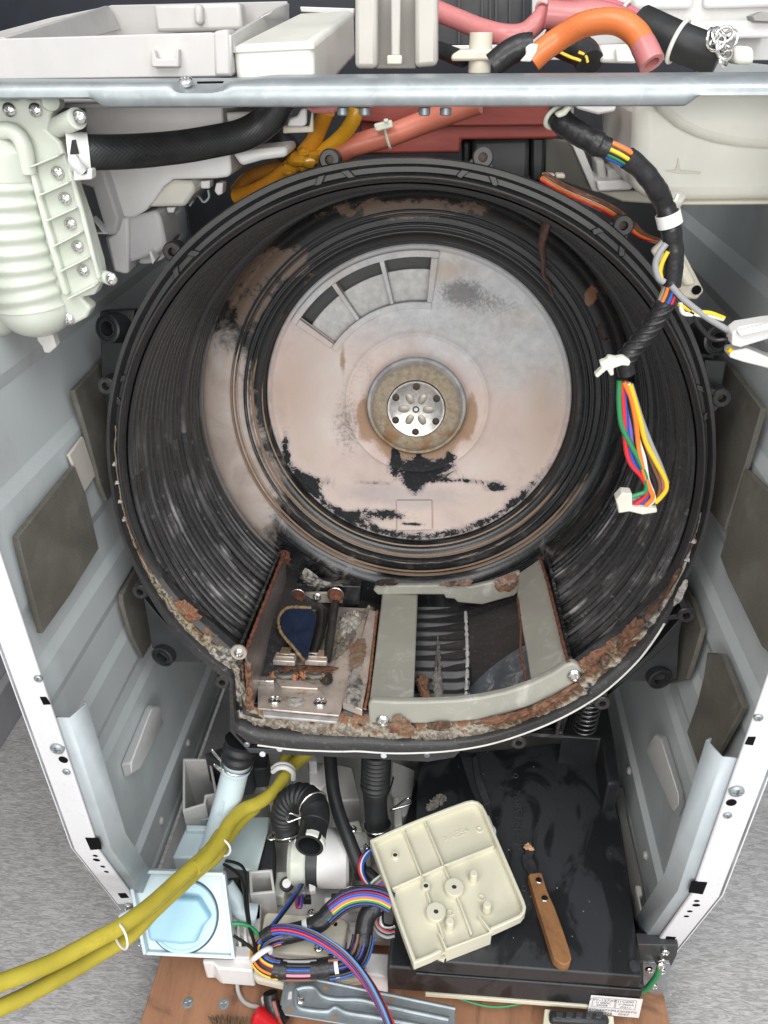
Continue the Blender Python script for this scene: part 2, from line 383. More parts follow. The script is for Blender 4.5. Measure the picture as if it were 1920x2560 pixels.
# ================================================================ CABINET
cab = thing('cabinet', 'open washing machine cabinet with grey side panels and white front edges', 'cabinet')
WPAINT = mat('grey_panel_paint', (.60, .64, .645), .45, var=.07, vs=8, dirt=.30, dcol=(.38, .39, .38), stretch=(1, 1, .45))
ribs = [(.90, .82), (.776, .700), (.600, .545), (.500, .452), (.400, .372)]
def panel(sx):
    prof = []; z = .972; X = .295
    for a, b in ribs:
        prof += [(z, 0)] if not prof else []
        prof += [(a+.007, 0), (a-.005, .0034), (b+.005, .0034), (b-.007, 0)]
    prof += [(.335, 0), (.30, 0), (.262, 0), (.215, 0), (.208, -.006), (.158, -.006), (.150, -.010)]
    vs, fs = [], []; NY = 10
    for zz, d in prof:
        y0 = .004 if zz > .337 else .004 + (.337-zz)*.235
        for k in range(NY+1): vs.append((sx*(X + d), y0 + (.57-y0)*k/NY, zz))
    nI = len(vs)
    for i in range(len(prof)-1):
        for k in range(NY): fs.append([i*(NY+1)+k, i*(NY+1)+k+1, (i+1)*(NY+1)+k+1, (i+1)*(NY+1)+k])
    o = mesh('side_panel', vs, fs, WPAINT, cab, 14)
    sd = o.modifiers.new('thick', 'SOLIDIFY'); sd.thickness = .002; sd.offset = 1 if sx > 0 else 1
    # front edge: white return flange
    e = [(.972, 0), (.337, 0), (.165, .040)]
    vs = []
    xo, xi = sx*.3005, sx*.276
    for zz, y in e: vs += [(xo, y, zz), (xi, y, zz)]
    for zz, y in e: vs += [(xo, y+.0035, zz), (xi, y+.0035, zz)]
    fs = [[0, 1, 3, 2], [2, 3, 5, 4], [6, 7, 9, 8], [8, 9, 11, 10], [0, 2, 8, 6], [2, 4, 10, 8], [1, 3, 9, 7], [3, 5, 11, 9], [0, 1, 7, 6], [4, 5, 11, 10]]
    fl_ = mesh('front_flange', vs, fs, PAINT, cab, 30, .0012)
    # outer skin
    prism('outer_skin', [(sx*.3035, .002, .972), (sx*.3035, .002, .337), (sx*.3035, .042, .165), (sx*.3035, .575, .165), (sx*.3035, .575, .972)], (sx*.001, 0, 0), PAINT, cab, 0)
    # galvanised stiffener behind the flange
    pts = [(.515, .0045), (.337, .0045), (.168, .0445)]
    prof2 = [(.2775, 0), (.2655, 0), (.2590, .0165), (.2630, .0195)]
    vs, fs = [], []
    for zz, y in pts:
        for X_, d in prof2: vs.append((sx*X_, y+d, zz - d*.1))
    k = len(prof2)
    for i in range(2):
        for j in range(k-1): fs.append([i*k+j, i*k+j+1, (i+1)*k+j+1, (i+1)*k+j])
    st = mesh('stiffener', vs, fs, GALVM, cab, 18); sd = st.modifiers.new('t', 'SOLIDIFY'); sd.thickness = .0016
    return fl_
fL, fR = panel(-1), panel(1)
def flange_bits(w, f, sx, small, sq, hole, hs, lows):
    def fp(p):
        q = aY(w(*p), -.0004)
        if q.z < .337:
            n = Vector((0, -.974, -.229)); q = onp(w(*p), (0, -.0004, .337), n); return q, n
        return q, Vector((0, -1, 0))
    for p, r, m in small:
        q, n = fp(p)
        if m: screw(q, n, r, f, GALV)
        else: lathe('hole', [(r, 0), (r*.8, -.0003)], q, n, VOID, f, 20)
    for pts in sq:
        prs = [fp(p)[0] for p in pts]; n = fp(pts[0])[1]
        prism('slot', [p - n*.0006 for p in prs], n*.0009, VOID, f, 0)
flange_bits(K, fL, -1, [((230, 135), .0035, 1), ((345, 555), .006, 1), ((380, 624), .0042, 0), ((400, 695), .0035, 1), ((573, 1202), .0025, 0), ((580, 1227), .0035, 0), ((618, 1267), .0025, 0), ((640, 1298), .0025, 0)],
    [[(240, 247), (275, 247), (303, 290), (262, 292)], [(513, 1093), (592, 1097), (612, 1160), (545, 1165)], [(708, 1427), (755, 1425), (776, 1452), (728, 1455)]], None, None, None)
flange_bits(N_, fR, 1, [((1385, 369), .0035, 1), ((1253, 810), .006, 1), ((1223, 882), .0042, 0), ((1200, 957), .0035, 1), ((1015, 1474), .0025, 0), ((1012, 1499), .0035, 0), ((973, 1536), .0025, 0), ((953, 1566), .0025, 0)],
    [[(1325, 487), (1370, 487), (1352, 536), (1305, 530)], [(985, 1355), (1078, 1362), (1050, 1432), (965, 1420)], [(833, 1685), (890, 1690), (872, 1718), (820, 1712)]], None, None, None)
def pad(w, pts, X, lab, m=FELT, th=.005, nm='damping_pad'):
    o = prism(nm, [aX(w(*p), X) for p in pts], (th*(1 if X < 0 else -1), 0, 0), m, cab, .001); o['label'] = lab; return o
XL, XR = -.2905, .2905
pad(I_, [(475, 210), (560, 125), (690, -10), (800, 100), (800, 850), (760, 905), (710, 975), (660, 860), (560, 480)], XL, 'dark felt pad half behind the tub')
pad(I_, [(80, 1220), (480, 730), (560, 930), (650, 1300), (450, 1620), (255, 1890), (150, 1500)], XL, 'brown felt pad on the left panel')
pad(I_, [(455, 655), (555, 525), (640, 800), (560, 920), (490, 740)], XL-.0015, 'pale card square between two felt pads', CARD, .003, 'card')
pad(I_, [(815, 1620), (860, 1540), (1000, 1300), (1060, 1890), (960, 2060), (880, 1900), (820, 1690)], XL, 'dark felt pad beside the lower tub')
pad(J, [(1100, -60), (1230, 70), (1437, 335), (1330, 700), (1175, 1180), (1060, 1030), (1060, 300)], XR, 'upper felt pad on the right panel')
pad(J, [(1320, 760), (1438, 870), (1560, 960), (1560, 2100), (1438, 1980), (1200, 1500), (1145, 1360)], XR, 'large brown felt pad at the right edge')
pad(J, [(880, 1560), (950, 1660), (1015, 1860), (960, 2050), (905, 2210), (780, 2240), (780, 1700)], XR, 'felt pad beside the lower tub')
pad(N_, [(1110, -20), (1200, -10), (1330, 310), (1110, 700), (1085, 745), (985, 460), (1050, 280), (1090, 120)], XR, 'lowest felt pad on the right panel')
def grip(w, base, top, X, d):
    n = len(base); vs = [aX(w(*p), X) for p in base] + [aX(w(*p), X + d) for p in top]
    fs = [list(range(n)), list(range(n, 2*n))] + [[i, (i+1) % n, n+(i+1) % n, n+i] for i in range(n)]
    return mesh('handle_pocket', vs, fs, WHITE, cab, 35, .002, 3)
grip(K, [(725, 655), (870, 320), (890, 290), (955, 300), (950, 400), (830, 660), (752, 742)], [(790, 640), (900, 345), (915, 310), (962, 295), (982, 405), (842, 680), (790, 705)], -.2945, .014)
grip(N_, [(715, 575), (745, 500), (775, 455), (835, 480), (935, 815), (945, 890), (910, 970)], [(712, 570), (722, 530), (765, 470), (800, 500), (905, 830), (905, 900), (870, 930)], .2945, -.014)
for w, pts, X, n in ((K, [(1120, 520), (960, 990)], -.291, (1, 0, .1)), (N_, [(620, 690), (720, 1200)], .291, (-1, 0, .1))):
    for p in pts: lathe('push_plug', [(.0055, 0), (.0055, .003), (.0038, .0055), (0, .006)], aX(w(*p), X), n, WHITE2, cab, 16)
for w, pts, X, n in ((K, [(1160, 390), (1006, 850), (900, 1152)], -.291, (1, 0, .1)), (N_, [(600, 555), (697, 1045), (760, 1375)], .291, (-1, 0, .1))):
    for p in pts: screw(aX(w(*p), X), n, .0036, cab, GALV)
box('rear_panel', (-.293, .566, .14), (.293, .572, .95), BLACK, cab, 0)
# front corner brackets at the foot of the flanges
slabY('corner_bracket', K, [(700, 1470), (800, 1470), (820, 1530), (1000, 1700), (1010, 1835), (985, 1830), (880, 1775), (805, 1750), (740, 1560)], .034, .004, GALV, cab)
for p in ((770, 1512), (850, 1730), (1143, 1828), (1215, 1835)): screw(aY(K(*p), .030), (0, -1, 0), .0042, cab, STEEL)
slabY('corner_bracket', K, [(985, 1800), (1250, 1815), (1260, 1852), (1010, 1838)], .034, .004, GALVD, cab)
slabY('corner_bracket', N_, [(690, 1842), (870, 1850), (845, 1960), (820, 2030), (760, 2035), (690, 2010)], .030, .004, GALV, cab)
slabY('corner_block', N_, [(660, 1735), (905, 1740), (895, 1800), (860, 1870), (845, 1830), (770, 1855), (740, 1800), (660, 1790)], .022, .012, BLACKG, cab)
for p in ((825, 1780), (808, 1832), (730, 1888), (805, 1895), (757, 1985)): screw(aY(N_(*p), .0205), (0, -1, 0), .0042, cab, STEEL)

# ================================================================ TUB
tub = thing('washing_tub', 'black open tub caked with scale and rust', 'tub')
tub.location = TO; tub.rotation_euler = Matrix((eu, ev, ew)).transposed().to_euler()
def interp(tab, x):
    for (a, b), (c, d) in zip(tab, tab[1:]):
        if a <= x <= c: return b + (d-b)*(x-a)/max(c-a, 1e-9)
    return tab[-1][1]
RO = [(0, .2655), (12.7, .266), (38, .271), (56, .273), (75, .272), (91, .271), (110, .273), (133, .272), (160, .268), (180, .2665), (200, .270), (219, .276), (231, .2755), (234, .298), (237.4, .326), (241.4, .333),
      (245, .325), (254.4, .3075), (262, .296), (274, .2915), (288, .2895), (297, .287), (314, .284), (325, .279), (343, .267), (360, .2655)]
def Ro(t): return interp(RO, t % 360)
def Ri(t):
    t %= 360; base = .2535 if t < 180 else .2535
    if t > 180: base = .2535 - .012*max(0, min(1, (t-195)/25))*max(0, min(1, (345-t)/25))
    if 230 <= t <= 270: base = min(.247/abs(math.sin(rad(t))), .157/max(abs(math.cos(rad(t))), .01))
    elif 270 < t <= 312: base = min(.247/abs(math.sin(rad(t))), .2545)
    return base
SUMP0, SUMP1 = 230, 312
def polar_nodes(n):
    o = n.obj(tub); u, v, w = n.sep(o)
    r = n.math('SQRT', n.math('ADD', n.math('MULTIPLY', u, u), n.math('MULTIPLY', v, v))); th = n.math('ARCTAN2', v, u)
    return o, u, v, w, r, th
def gauss(n, u, v, cu, cv, su, sv, amp=1.0):
    a = n.math('DIVIDE', n.math('SUBTRACT', u, cu), su); b = n.math('DIVIDE', n.math('SUBTRACT', v, cv), sv)
    e = n.math('ADD', n.math('MULTIPLY', a, a), n.math('MULTIPLY', b, b))
    return n.math('MULTIPLY', n.math('EXPONENT', n.math('MULTIPLY', e, -1.0)), amp)
def addn(n, *xs):
    t = xs[0]
    for x in xs[1:]: t = n.math('ADD', t, x)
    return t
def tubwall():
    n = NT('scaled_tub_plastic'); o, u, v, w, r, th = polar_nodes(n)
    sv_ = n.comb(n.math('MULTIPLY', th, 1.1), n.math('MULTIPLY', w, 95), n.math('MULTIPLY', r, 30))
    st = n.noise(sv_, 2.2, 6, .65); st2 = n.noise(n.comb(n.math('MULTIPLY', th, 9), n.math('MULTIPLY', w, 220), 0.0), 1.0, 4, .6)
    fine = n.noise(o, 190, 6, .75); big = n.noise(o, 16, 5, .6, .6)
    low = n.step(v, .10, -.14)
    g = n.math('MULTIPLY', n.math('ADD', n.step(st, .50, .80), n.math('MULTIPLY', n.step(st2, .55, .8), .30)), n.math('ADD', n.math('MULTIPLY', low, .85), .12))
    c = n.mix(n.math('MULTIPLY', g, .75, clamp=True), (.010, .011, .012), (.22, .22, .23))
    # chalky powder over the smooth lower ring and pink deposit on the left shoulder
    deep = n.step(w, -.205, -.24)
    lf = addn(n, gauss(n, u, v, -.232, .0, .035, .12, 1.35), gauss(n, u, v, -.205, -.115, .05, .07, 1.0), gauss(n, u, v, -.11, -.215, .07, .03, .55), gauss(n, u, v, .17, -.17, .05, .035, .45))
    pk = n.math('MULTIPLY', n.step(n.math('ADD', lf, n.math('MULTIPLY', n.math('SUBTRACT', n.noise(o, 30, 9, .74, .5), .5), 1.7)), .42, .95), deep)
    c = n.mix(pk, c, n.ramp(big, [(.3, (.36, .30, .265)), (.5, (.50, .42, .375)), (.65, (.52, .50, .485)), (.8, (.30, .31, .32))]))
    tf = addn(n, gauss(n, u, v, -.02, .222, .13, .016, 1.0), gauss(n, u, v, -.15, .165, .05, .03, .95), gauss(n, u, v, -.195, .115, .03, .045, .9))
    tp = n.math('MULTIPLY', n.step(n.math('ADD', tf, n.math('MULTIPLY', n.math('SUBTRACT', n.noise(o, 55, 9, .75), .5), 1.9)), .62, .82), deep)
    c = n.mix(n.math('MULTIPLY', tp, .8), c, (.185, .13, .095))
    sp_ = gauss(n, u, v, .188, .135, .007, .014, 1.0)
    c = n.mix(n.math('MULTIPLY', n.step(n.math('ADD', sp_, n.math('MULTIPLY', n.math('SUBTRACT', fine, .5), 1.2)), .45, .6), deep), c, (.22, .105, .06))
    sm1 = n.noise(n.comb(n.math('MULTIPLY', th, 2.2), n.math('MULTIPLY', w, 18), 3.0), 2.0, 5, .58, .3); side = n.step(addn(n, n.math('MULTIPLY', v, -1.0), n.math('MULTIPLY', n.math('ABSOLUTE', u), .3)), -.02, .20)
    ridge = n.step(n.noise(n.comb(n.math('MULTIPLY', th, .8), n.math('MULTIPLY', w, 150), 7.0), 1.6, 3, .5), .50, .62)
    ck = n.math('MULTIPLY', n.math('MULTIPLY', n.step(sm1, .50, .72), side), n.math('ADD', n.math('MULTIPLY', ridge, .75), .15)); c = n.mix(n.math('MULTIPLY', ck, n.math('SUBTRACT', 1.0, deep)), c, (.52, .50, .50))
    dab = n.math('MULTIPLY', n.math('MULTIPLY', n.step(n.noise(n.comb(n.math('MULTIPLY', th, 26), n.math('MULTIPLY', w, 120), 1.0), 1.0, 3, .6), .60, .70), side), n.math('SUBTRACT', 1.0, deep)); c = n.mix(n.math('MULTIPLY', dab, .25), c, (.46, .45, .45))
    dust = n.math('MULTIPLY', n.step(fine, .60, .82), n.math('MULTIPLY', low, .5)); c = n.mix(dust, c, (.28, .27, .27))
    n.set(Base_Color=c, Roughness=n.math('ADD', n.math('MULTIPLY', g, .25), n.math('ADD', n.math('MULTIPLY', pk, .35), .27)))
    n.b.inputs['Specular IOR Level'].default_value = .5
    n.bump(n.math('ADD', fine, n.math('MULTIPLY', pk, .6)), .09, .001); return n.m
TUBM = tubwall()
def rimmat():
    n = NT('tub_rim_plastic'); o, u, v, w, r, th = polar_nodes(n)
    a = n.noise(n.comb(n.math('MULTIPLY', th, 5), n.math('MULTIPLY', r, 130), n.math('MULTIPLY', w, 60)), 1.4, 5, .6); f = n.noise(o, 230, 6, .75)
    c = n.ramp(a, [(.3, (.016, .016, .017)), (.6, (.030, .029, .029)), (.85, (.058, .055, .053))])
    lo = n.step(v, -.02, -.16); c = n.mix(n.math('MULTIPLY', n.step(f, .55, .78), n.math('ADD', n.math('MULTIPLY', lo, .5), .08)), c, (.30, .28, .26))
    n.set(Base_Color=c, Roughness=.42); n.bump(f, .15, .001); return n.m
RIMM = rimmat()
# inner shell: ridged wall, shoulder and back ring in one surface
NTH = 288
wallp = []
w = -.012; gi = 0
while w > -.222:
    q = (-w-.012)/.21; rr = .2525 - .0050*q; jt = .9 + .5*noise.random()
    for dw, d in ((0, 0), (.0022*jt, 0), (.0034*jt, .0024), (.0072*jt, .0024), (.0084*jt, 0)): wallp.append((rr - d*(1.9 if gi % 7 == 5 and q > .5 else 1), w-dw))
    w -= .0098*jt; gi += 1
back = [(.2465, -.224), (.2455, -.232), (.2425, -.241), (.2375, -.249), (.231, -.2545), (.2265, -.2565), (.2240, -.2570), (.2205, -.2572),
        (.2160, -.2580), (.2150, -.2605), (.2095, -.2610), (.2085, -.2600), (.2030, -.2605), (.2020, -.2660), (.1965, -.2680), (.1955, -.2690), (.1910, -.2700), (.1885, -.2760), (.1850, -.2840)]
prof = wallp + back
vs, fs = [], []
for i in range(NTH):
    t = 360*i/NTH; a = rad(t); ri = Ri(t) if not (SUMP0 < t < SUMP1) else .2415
    for (r, w) in prof:
        q = max(0, min(1, (w+.05)/.038)); rr = min(r, ri + .0 + (1-q)*.02) if r > .24 else r
        if w > -.222: base_ = .2525 - .0050*((-w-.012)/.21); lowk = max(0, min(1, (.10-math.sin(a)*.25)/.28)); rr -= 0; rr = rr if r > base_-.0003 else min(rr, base_ - (base_-r)*(.06+1.04*lowk))
        vs.append(T(rr*math.cos(a), rr*math.sin(a), w))
np_ = len(prof)
for i in range(NTH):
    t = 360*(i+.5)/NTH
    for k in range(np_-1):
        if SUMP0 < t < SUMP1 and prof[k][1] > -.236: continue
        j = (i+1) % NTH; fs.append([i*np_+k, i*np_+k+1, j*np_+k+1, j*np_+k])
mesh('tub_wall', vs, fs, TUBM, tub, 45)
# rim flange with trough, following the uneven outline
fp = [(0, -.012), (.10, -.006), (.30, -.0035), (.36, -.0045), (.42, -.0085), (.62, -.0085), (.68, -.001), (.74, .0010), (.94, .0012), (1.0, -.0015)]
vs, fs = [], []; NF = 480
for i in range(NF):
    t = 360*i/NF; a = rad(t); ri, ro = Ri(t), Ro(t)
    pr = [(ri + (ro-ri)*s, w) for s, w in fp] + [(ro, -.012), (ro-.003, -.014), (min(ro-.004, .285), -.05), (.262, -.12), (.262, -.29), (.15, -.30)]
    for r, w in pr: vs.append(T(r*math.cos(a), r*math.sin(a), w))
k_ = len(pr)
for i in range(NF):
    j = (i+1) % NF
    for k in range(k_-1): fs.append([i*k_+k, i*k_+k+1, j*k_+k+1, j*k_+k])
mesh('rim_flange', vs, fs, RIMM, tub, 40)
def arcline(name, f, t0, t1, w, r, m, n=120):
    return tube(name, [T((f(t))*math.cos(rad(t)), (f(t))*math.sin(rad(t)), w) for t in [t0+(t1-t0)*i/40 for i in range(41)]], r, m, tub, n=n, k=8)
arcline('sealing_bead', lambda t: Ro(t)-.0015, 243, 334, .0010, .0011, mat('pale_bead', (.62, .62, .58), .5, dirt=.4, dcol=(.05, .05, .05)))
arcline('inner_lip', lambda t: Ri(t)+.004, -14, 196, -.0035, .0014, RIMM)
# ---- back disc
def discmat():
    n = NT('limescaled_disc'); o, u, v, w, r, th = polar_nodes(n)
    big = n.noise(o, 13, 6, .6, .4); fine = n.noise(o, 260, 5, .8); mid = n.noise(o, 60, 8, .72, .3)
    c = n.ramp(big, [(.28, (.60, .475, .43)), (.5, (.735, .60, .545)), (.72, (.80, .73, .69))])
    top = n.step(n.math('ADD', addn(n, v, n.math('MULTIPLY', u, .25)), n.math('MULTIPLY', n.math('SUBTRACT', n.noise(o, 20, 7, .65), .5), .12)), .02, .11)
    c = n.mix(top, c, n.ramp(mid, [(.3, (.52, .52, .53)), (.7, (.76, .76, .77))]))
    sm_ = addn(n, gauss(n, u, v, .046, .134, .030, .018, .80), gauss(n, u, v, .092, .118, .05, .022, .5), gauss(n, u, v, -.085, -.03, .028, .06, .62), gauss(n, u, v, -.06, .045, .02, .03, .35), gauss(n, u, v, .082, -.01, .012, .03, .30))
    c = n.mix(n.math('MULTIPLY', n.step(n.math('ADD', sm_, n.math('MULTIPLY', n.math('SUBTRACT', fine, .5), 1.3)), .35, .85), .75), c, (.13, .13, .145))
    c = n.mix(n.math('MULTIPLY', gauss(n, r, 0.0, .155, 0.0, .03, 1.0, .5), n.step(big, .45, .7)), c, (.55, .40, .27))
    lil = addn(n, gauss(n, u, v, -.01, -.122, .11, .022, .9)); c = n.mix(n.math('MULTIPLY', n.step(n.math('ADD', lil, n.math('MULTIPLY', n.math('SUBTRACT', mid, .5), .9)), .35, .8), .55), c, (.47, .43, .44))
    org = addn(n, gauss(n, u, v, -.16, .01, .035, .05, .8), gauss(n, u, v, .165, -.02, .03, .07, .7), gauss(n, u, v, .10, -.03, .05, .04, .35)); c = n.mix(n.math('MULTIPLY', org, .45), c, (.58, .40, .30))
    rustf = addn(n, n.math('MULTIPLY', gauss(n, r, 0.0, .062, 0.0, .013, 1.0, 1.0), n.step(v, .03, -.03)), gauss(n, u, v, -.090, .052, .005, .028, .95), gauss(n, u, v, 0, -.066, .048, .016, 1.0), gauss(n, u, v, .066, -.012, .008, .034, 1.0), gauss(n, u, v, -.064, -.024, .009, .034, .95))
    c = n.mix(n.math('MULTIPLY', n.step(n.math('ADD', rustf, n.math('MULTIPLY', n.math('SUBTRACT', mid, .5), 1.2)), .45, .95), .75), c, (.36, .20, .095))
    c = n.mix(n.math('MULTIPLY', gauss(n, r, 0.0, .183, 0.0, .004, 1.0, .7), n.step(mid, .35, .6)), c, (.40, .40, .41))
    # flaked-off patches down to the black plastic
    bl = addn(n, gauss(n, u, v, .006, -.084, .042, .017, 1.15), gauss(n, u, v, .0, -.107, .013, .018, .95), gauss(n, u, v, -.026, -.062, .005, .022, 1.1), gauss(n, u, v, .004, -.070, .004, .018, .8), gauss(n, u, v, .042, -.068, .010, .012, .7),
              gauss(n, u, v, -.165, -.060, .006, .034, .72), gauss(n, u, v, -.140, -.108, .034, .013, .84), gauss(n, u, v, -.046, -.150, .045, .009, .92), gauss(n, u, v, .102, -.107, .016, .007, .95), gauss(n, u, v, .058, -.099, .05, .005, .62), gauss(n, u, v, -.058, -.106, .03, .005, .55),
              n.math('MULTIPLY', gauss(n, r, 0.0, .179, 0.0, .008, 1.0, .74), n.step(v, -.04, -.11)), gauss(n, u, v, .0, -.160, .016, .003, .8))
    bn = n.noise(o, 62, 12, .80, .7)
    k = n.step(n.math('ADD', bl, n.math('MULTIPLY', n.math('SUBTRACT', bn, .5), 2.6)), .64, .69)
    halo = n.step(n.math('ADD', bl, n.math('MULTIPLY', n.math('SUBTRACT', bn, .5), 1.9)), .28, .66); c = n.mix(n.math('MULTIPLY', halo, .55), c, (.26, .25, .265))
    spk2 = n.step(n.math('ADD', bl, n.math('MULTIPLY', n.math('SUBTRACT', n.noise(o, 210, 4, .7), .5), 3.4)), .92, .98); k = n.math('MAXIMUM', k, spk2)
    gr = n.mix(n.step(fine, .55, .8), (.020, .021, .024), (.16, .16, .17)); c = n.mix(k, c, gr)
    c = n.mix(n.math('MULTIPLY', n.step(fine, .70, .9), .35), c, (.72, .71, .70))
    n.set(Base_Color=c, Roughness=.72); n.b.inputs['Specular IOR Level'].default_value = .3
    hgt = n.math('ADD', n.math('MULTIPLY', fine, .25), n.math('ADD', n.math('MULTIPLY', n.math('SUBTRACT', 1.0, k), .8), n.math('MULTIPLY', mid, .3)))
    n.bump(hgt, .35, .0015); return n.m
DISCM = discmat()
V0, V1, VR0, VR1 = 85.5, 144.5, .1215, .1725
dp = [(.1850, -.2842), (.1835, -.2825), (.1805, -.2822), (.178, -.2850), (.1745, -.2855), (.1720, -.2855), (.16, -.2855), (.145, -.285), (.13, -.2845), (.1215, -.284), (.105, -.283), (.092, -.282), (.0885, -.2805), (.0865, -.2790), (.0845, -.2795), (.082, -.2815), (.072, -.2805), (.065, -.279), (.0625, -.276), (.0605, -.2725)]
vs, fs = [], []; ND = 240; kk = len(dp)
for i in range(ND):
    a = 2*math.pi*i/ND
    for r, w in dp: vs.append(T(r*math.cos(a), r*math.sin(a), w))
for i in range(ND):
    j = (i+1) % ND; t = 360*(i+.5)/ND
    for k in range(kk-1):
        if V0 < t < V1 and dp[k][0] <= VR1 and dp[k+1][0] >= VR0-.0001: continue
        fs.append([i*kk+k, i*kk+k+1, j*kk+k+1, j*kk+k])
disc = mesh('back_disc', vs, fs, DISCM, tub, 40)
def sector(name, t0, t1, r0, r1, w0, w1, m, par, n=24, bevel=.001):
    ts = [rad(t0 + (t1-t0)*i/n) for i in range(n+1)]
    poly = [T(r1*math.cos(a), r1*math.sin(a), w1) for a in ts] + [T(r0*math.cos(a), r0*math.sin(a), w1) for a in reversed(ts)]
    return prism(name, poly, ew*(w0-w1), m, par, bevel)
# vent window: raised frame, two bars, recessed plate
vent = sector('vent_frame', V0-2.6, V1+2.6, VR1-.001, VR1+.0065, -.292, -.2775, DISCM, disc)
sector('vent_frame', V0-2.6, V1+2.6, VR0-.0068, VR0+.001, -.292, -.2775, DISCM, disc)
sector('vent_frame', V0-2.6, V0+.2, VR0+.0012, VR1-.0012, -.292, -.2773, DISCM, disc, 4)
sector('vent_frame', V1-.2, V1+2.6, VR0+.0012, VR1-.0012, -.292, -.2773, DISCM, disc, 4)
for t in (104.6, 125.2): sector('vent_bar', t-.9, t+.9, VR0+.0012, VR1-.0012, -.300, -.2815, DISCM, disc, 3, .0006)
sector('vent_shelf', V0-2, V1+2, VR0-.01, .1570, -.312, -.2935, mat('dusty_grey_plastic', (.62, .61, .60), .75, var=.2, vs=120), disc)
sector('vent_back', V0-3, V1+3, .13, .1850, -.330, -.325, mat('grey_brown_recess', (.40, .39, .35), .7), disc)
for t in (91, 108.5, 140): sector('vent_rib', t, t+.9, .14, .180, -.338, -.305, mat('pale_rib', (.30, .29, .27), .6), disc, 2, 0)
# weld plate near the foot of the disc
sq = [aW(F_(*p), -.2835) for p in ((762, 1145), (917, 1145), (919, 1272), (765, 1276))]
prism('square_plate', sq, ew*.0045, DISCM, disc, .0008)
# ---- concentric seal rings
def seal(name, r0, r1, wa, wb, m):
    return lathe(name, [(r1, wa-.004), (r1, wb-.0008), (r1-.0008, wb), (r0+.0008, wb), (r0, wb-.0008), (r0, wa-.004)], TO, ew, m, tub, 200, 50, ref=eu, cap=False)
def sealmat(nm, lowcol, amt):
    n = NT(nm); o, u, v, w, r, th = polar_nodes(n)
    a = n.noise(n.comb(n.math('MULTIPLY', th, 6), n.math('MULTIPLY', r, 700), 0.0), 1.3, 7, .7, .4); f = n.noise(o, 200, 6, .75)
    lo = n.step(addn(n, v, n.math('MULTIPLY', u, .35)), .09, -.13)
    k = n.step(n.math('ADD', n.math('MULTIPLY', lo, amt), n.math('MULTIPLY', n.math('SUBTRACT', a, .5), 1.6)), .62, .72)
    c = n.mix(k, (.016, .017, .019), n.ramp(f, [(.3, col3(lowcol, .7)), (.7, lowcol)]))
    n.set(Base_Color=c, Roughness=n.math('ADD', n.math('MULTIPLY', k, .35), .38)); n.bump(n.math('ADD', f, k), .2, .001); return n.m
TAN = sealmat('tan_crusted_ring', (.34, .22, .14), 1.12); SOOT = sealmat('dark_ring', (.30, .24, .20), .62); TANL = sealmat('beige_crusted_ring', (.40, .31, .23), .95)
seal('seal_ring', .2205, .2228, -.257, -.2525, sealmat('tan_line', (.30, .21, .15), 1.5))
seal('seal_ring', .2165, .2190, -.262, -.2565, TAN); seal('seal_ring', .2045, .2080, -.264, -.2575, SOOT)
seal('seal_ring', .1975, .2010, -.272, -.2660, TAN); seal('seal_ring', .1885, .1905, -.277, -.2735, TANL)
# ---- hub
def hubm():
    n = NT('rusty_bearing_housing'); o, u, v, w, r, th = polar_nodes(n); f = n.noise(o, 170, 8, .75); b = n.noise(o, 45, 5)
    c = n.ramp(f, [(.3, (.22, .17, .12)), (.5, (.38, .31, .225)), (.75, (.50, .44, .35))]); c = n.mix(n.math('MULTIPLY', n.step(v, .02, -.05), n.step(b, .45, .65)), c, (.30, .16, .07))
    c = n.mix(n.math('MULTIPLY', n.step(r, .0515, .0545), n.step(v, -.045, .02)), c, n.ramp(b, [(.35, (.30, .295, .30)), (.65, (.52, .51, .51))]))
    n.set(Base_Color=c, Roughness=.8); n.bump(f, .6, .002); return n.m
HUBM = hubm()
hub = lathe('bearing_housing', [(.0610, -.282), (.0600, -.2715), (.0585, -.2700), (.0560, -.2705), (.0545, -.2690), (.0525, -.2655), (.0490, -.2635), (.0440, -.2622), (.0352, -.2618), (.0350, -.268)], TO, ew, HUBM, tub, 80, 40, ref=eu, cap=False)
plate = lathe('hub_plate', [(.0345, -.270), (.0345, -.2605), (.0338, -.2598), (.0315, -.2598), (.0305, -.2606), (.0, -.2606)], TO, ew, mat('cast_aluminium', (.60, .58, .55), .34, metal=.8, var=.3, vs=160, dirt=.3, dcol=(.3, .24, .18)), tub, 72, 40, ref=eu)
HOLE = mat('threaded_hole', (.06, .045, .035), .5, metal=.5)
for i in range(6):
    a = rad(90 + 60*i); c = T(.0278*math.cos(a), .0278*math.sin(a), -.2600)
    lathe('hub_bolt_hole', [(.0042, -.001), (.0042, .0010), (.0030, .0011), (.0029, -.0004), (0, -.0005)], c, ew, HOLE, plate, 20)
    a2 = rad(60*i); d = eu*math.cos(a2) + ev*math.sin(a2); e = ev*math.cos(a2) - eu*math.sin(a2); c = T(0, 0, -.2603)
    pts = [c + d*(.0078+.0138*(1-math.cos(math.pi*k/8))/2) + e*(.0046*math.sin(math.pi*k/8)**.8) for k in range(9)] + [c + d*(.0078+.0138*(1+math.cos(math.pi*k/8))/2) - e*(.0046*math.sin(math.pi*k/8)**.8) for k in range(1, 8)]
    prism('hub_petal', pts, ew*.0007, mat('dull_grease', (.36, .33, .28), .45, metal=.5, var=.35, vs=200), plate, 0, taper=.7)
lathe('shaft_hole', [(.0040, -.001), (.0040, .0012), (.0026, .0012), (.0025, -.0004), (0, -.0005)], T(0, 0, -.2604), ew, HOLE, plate, 20)
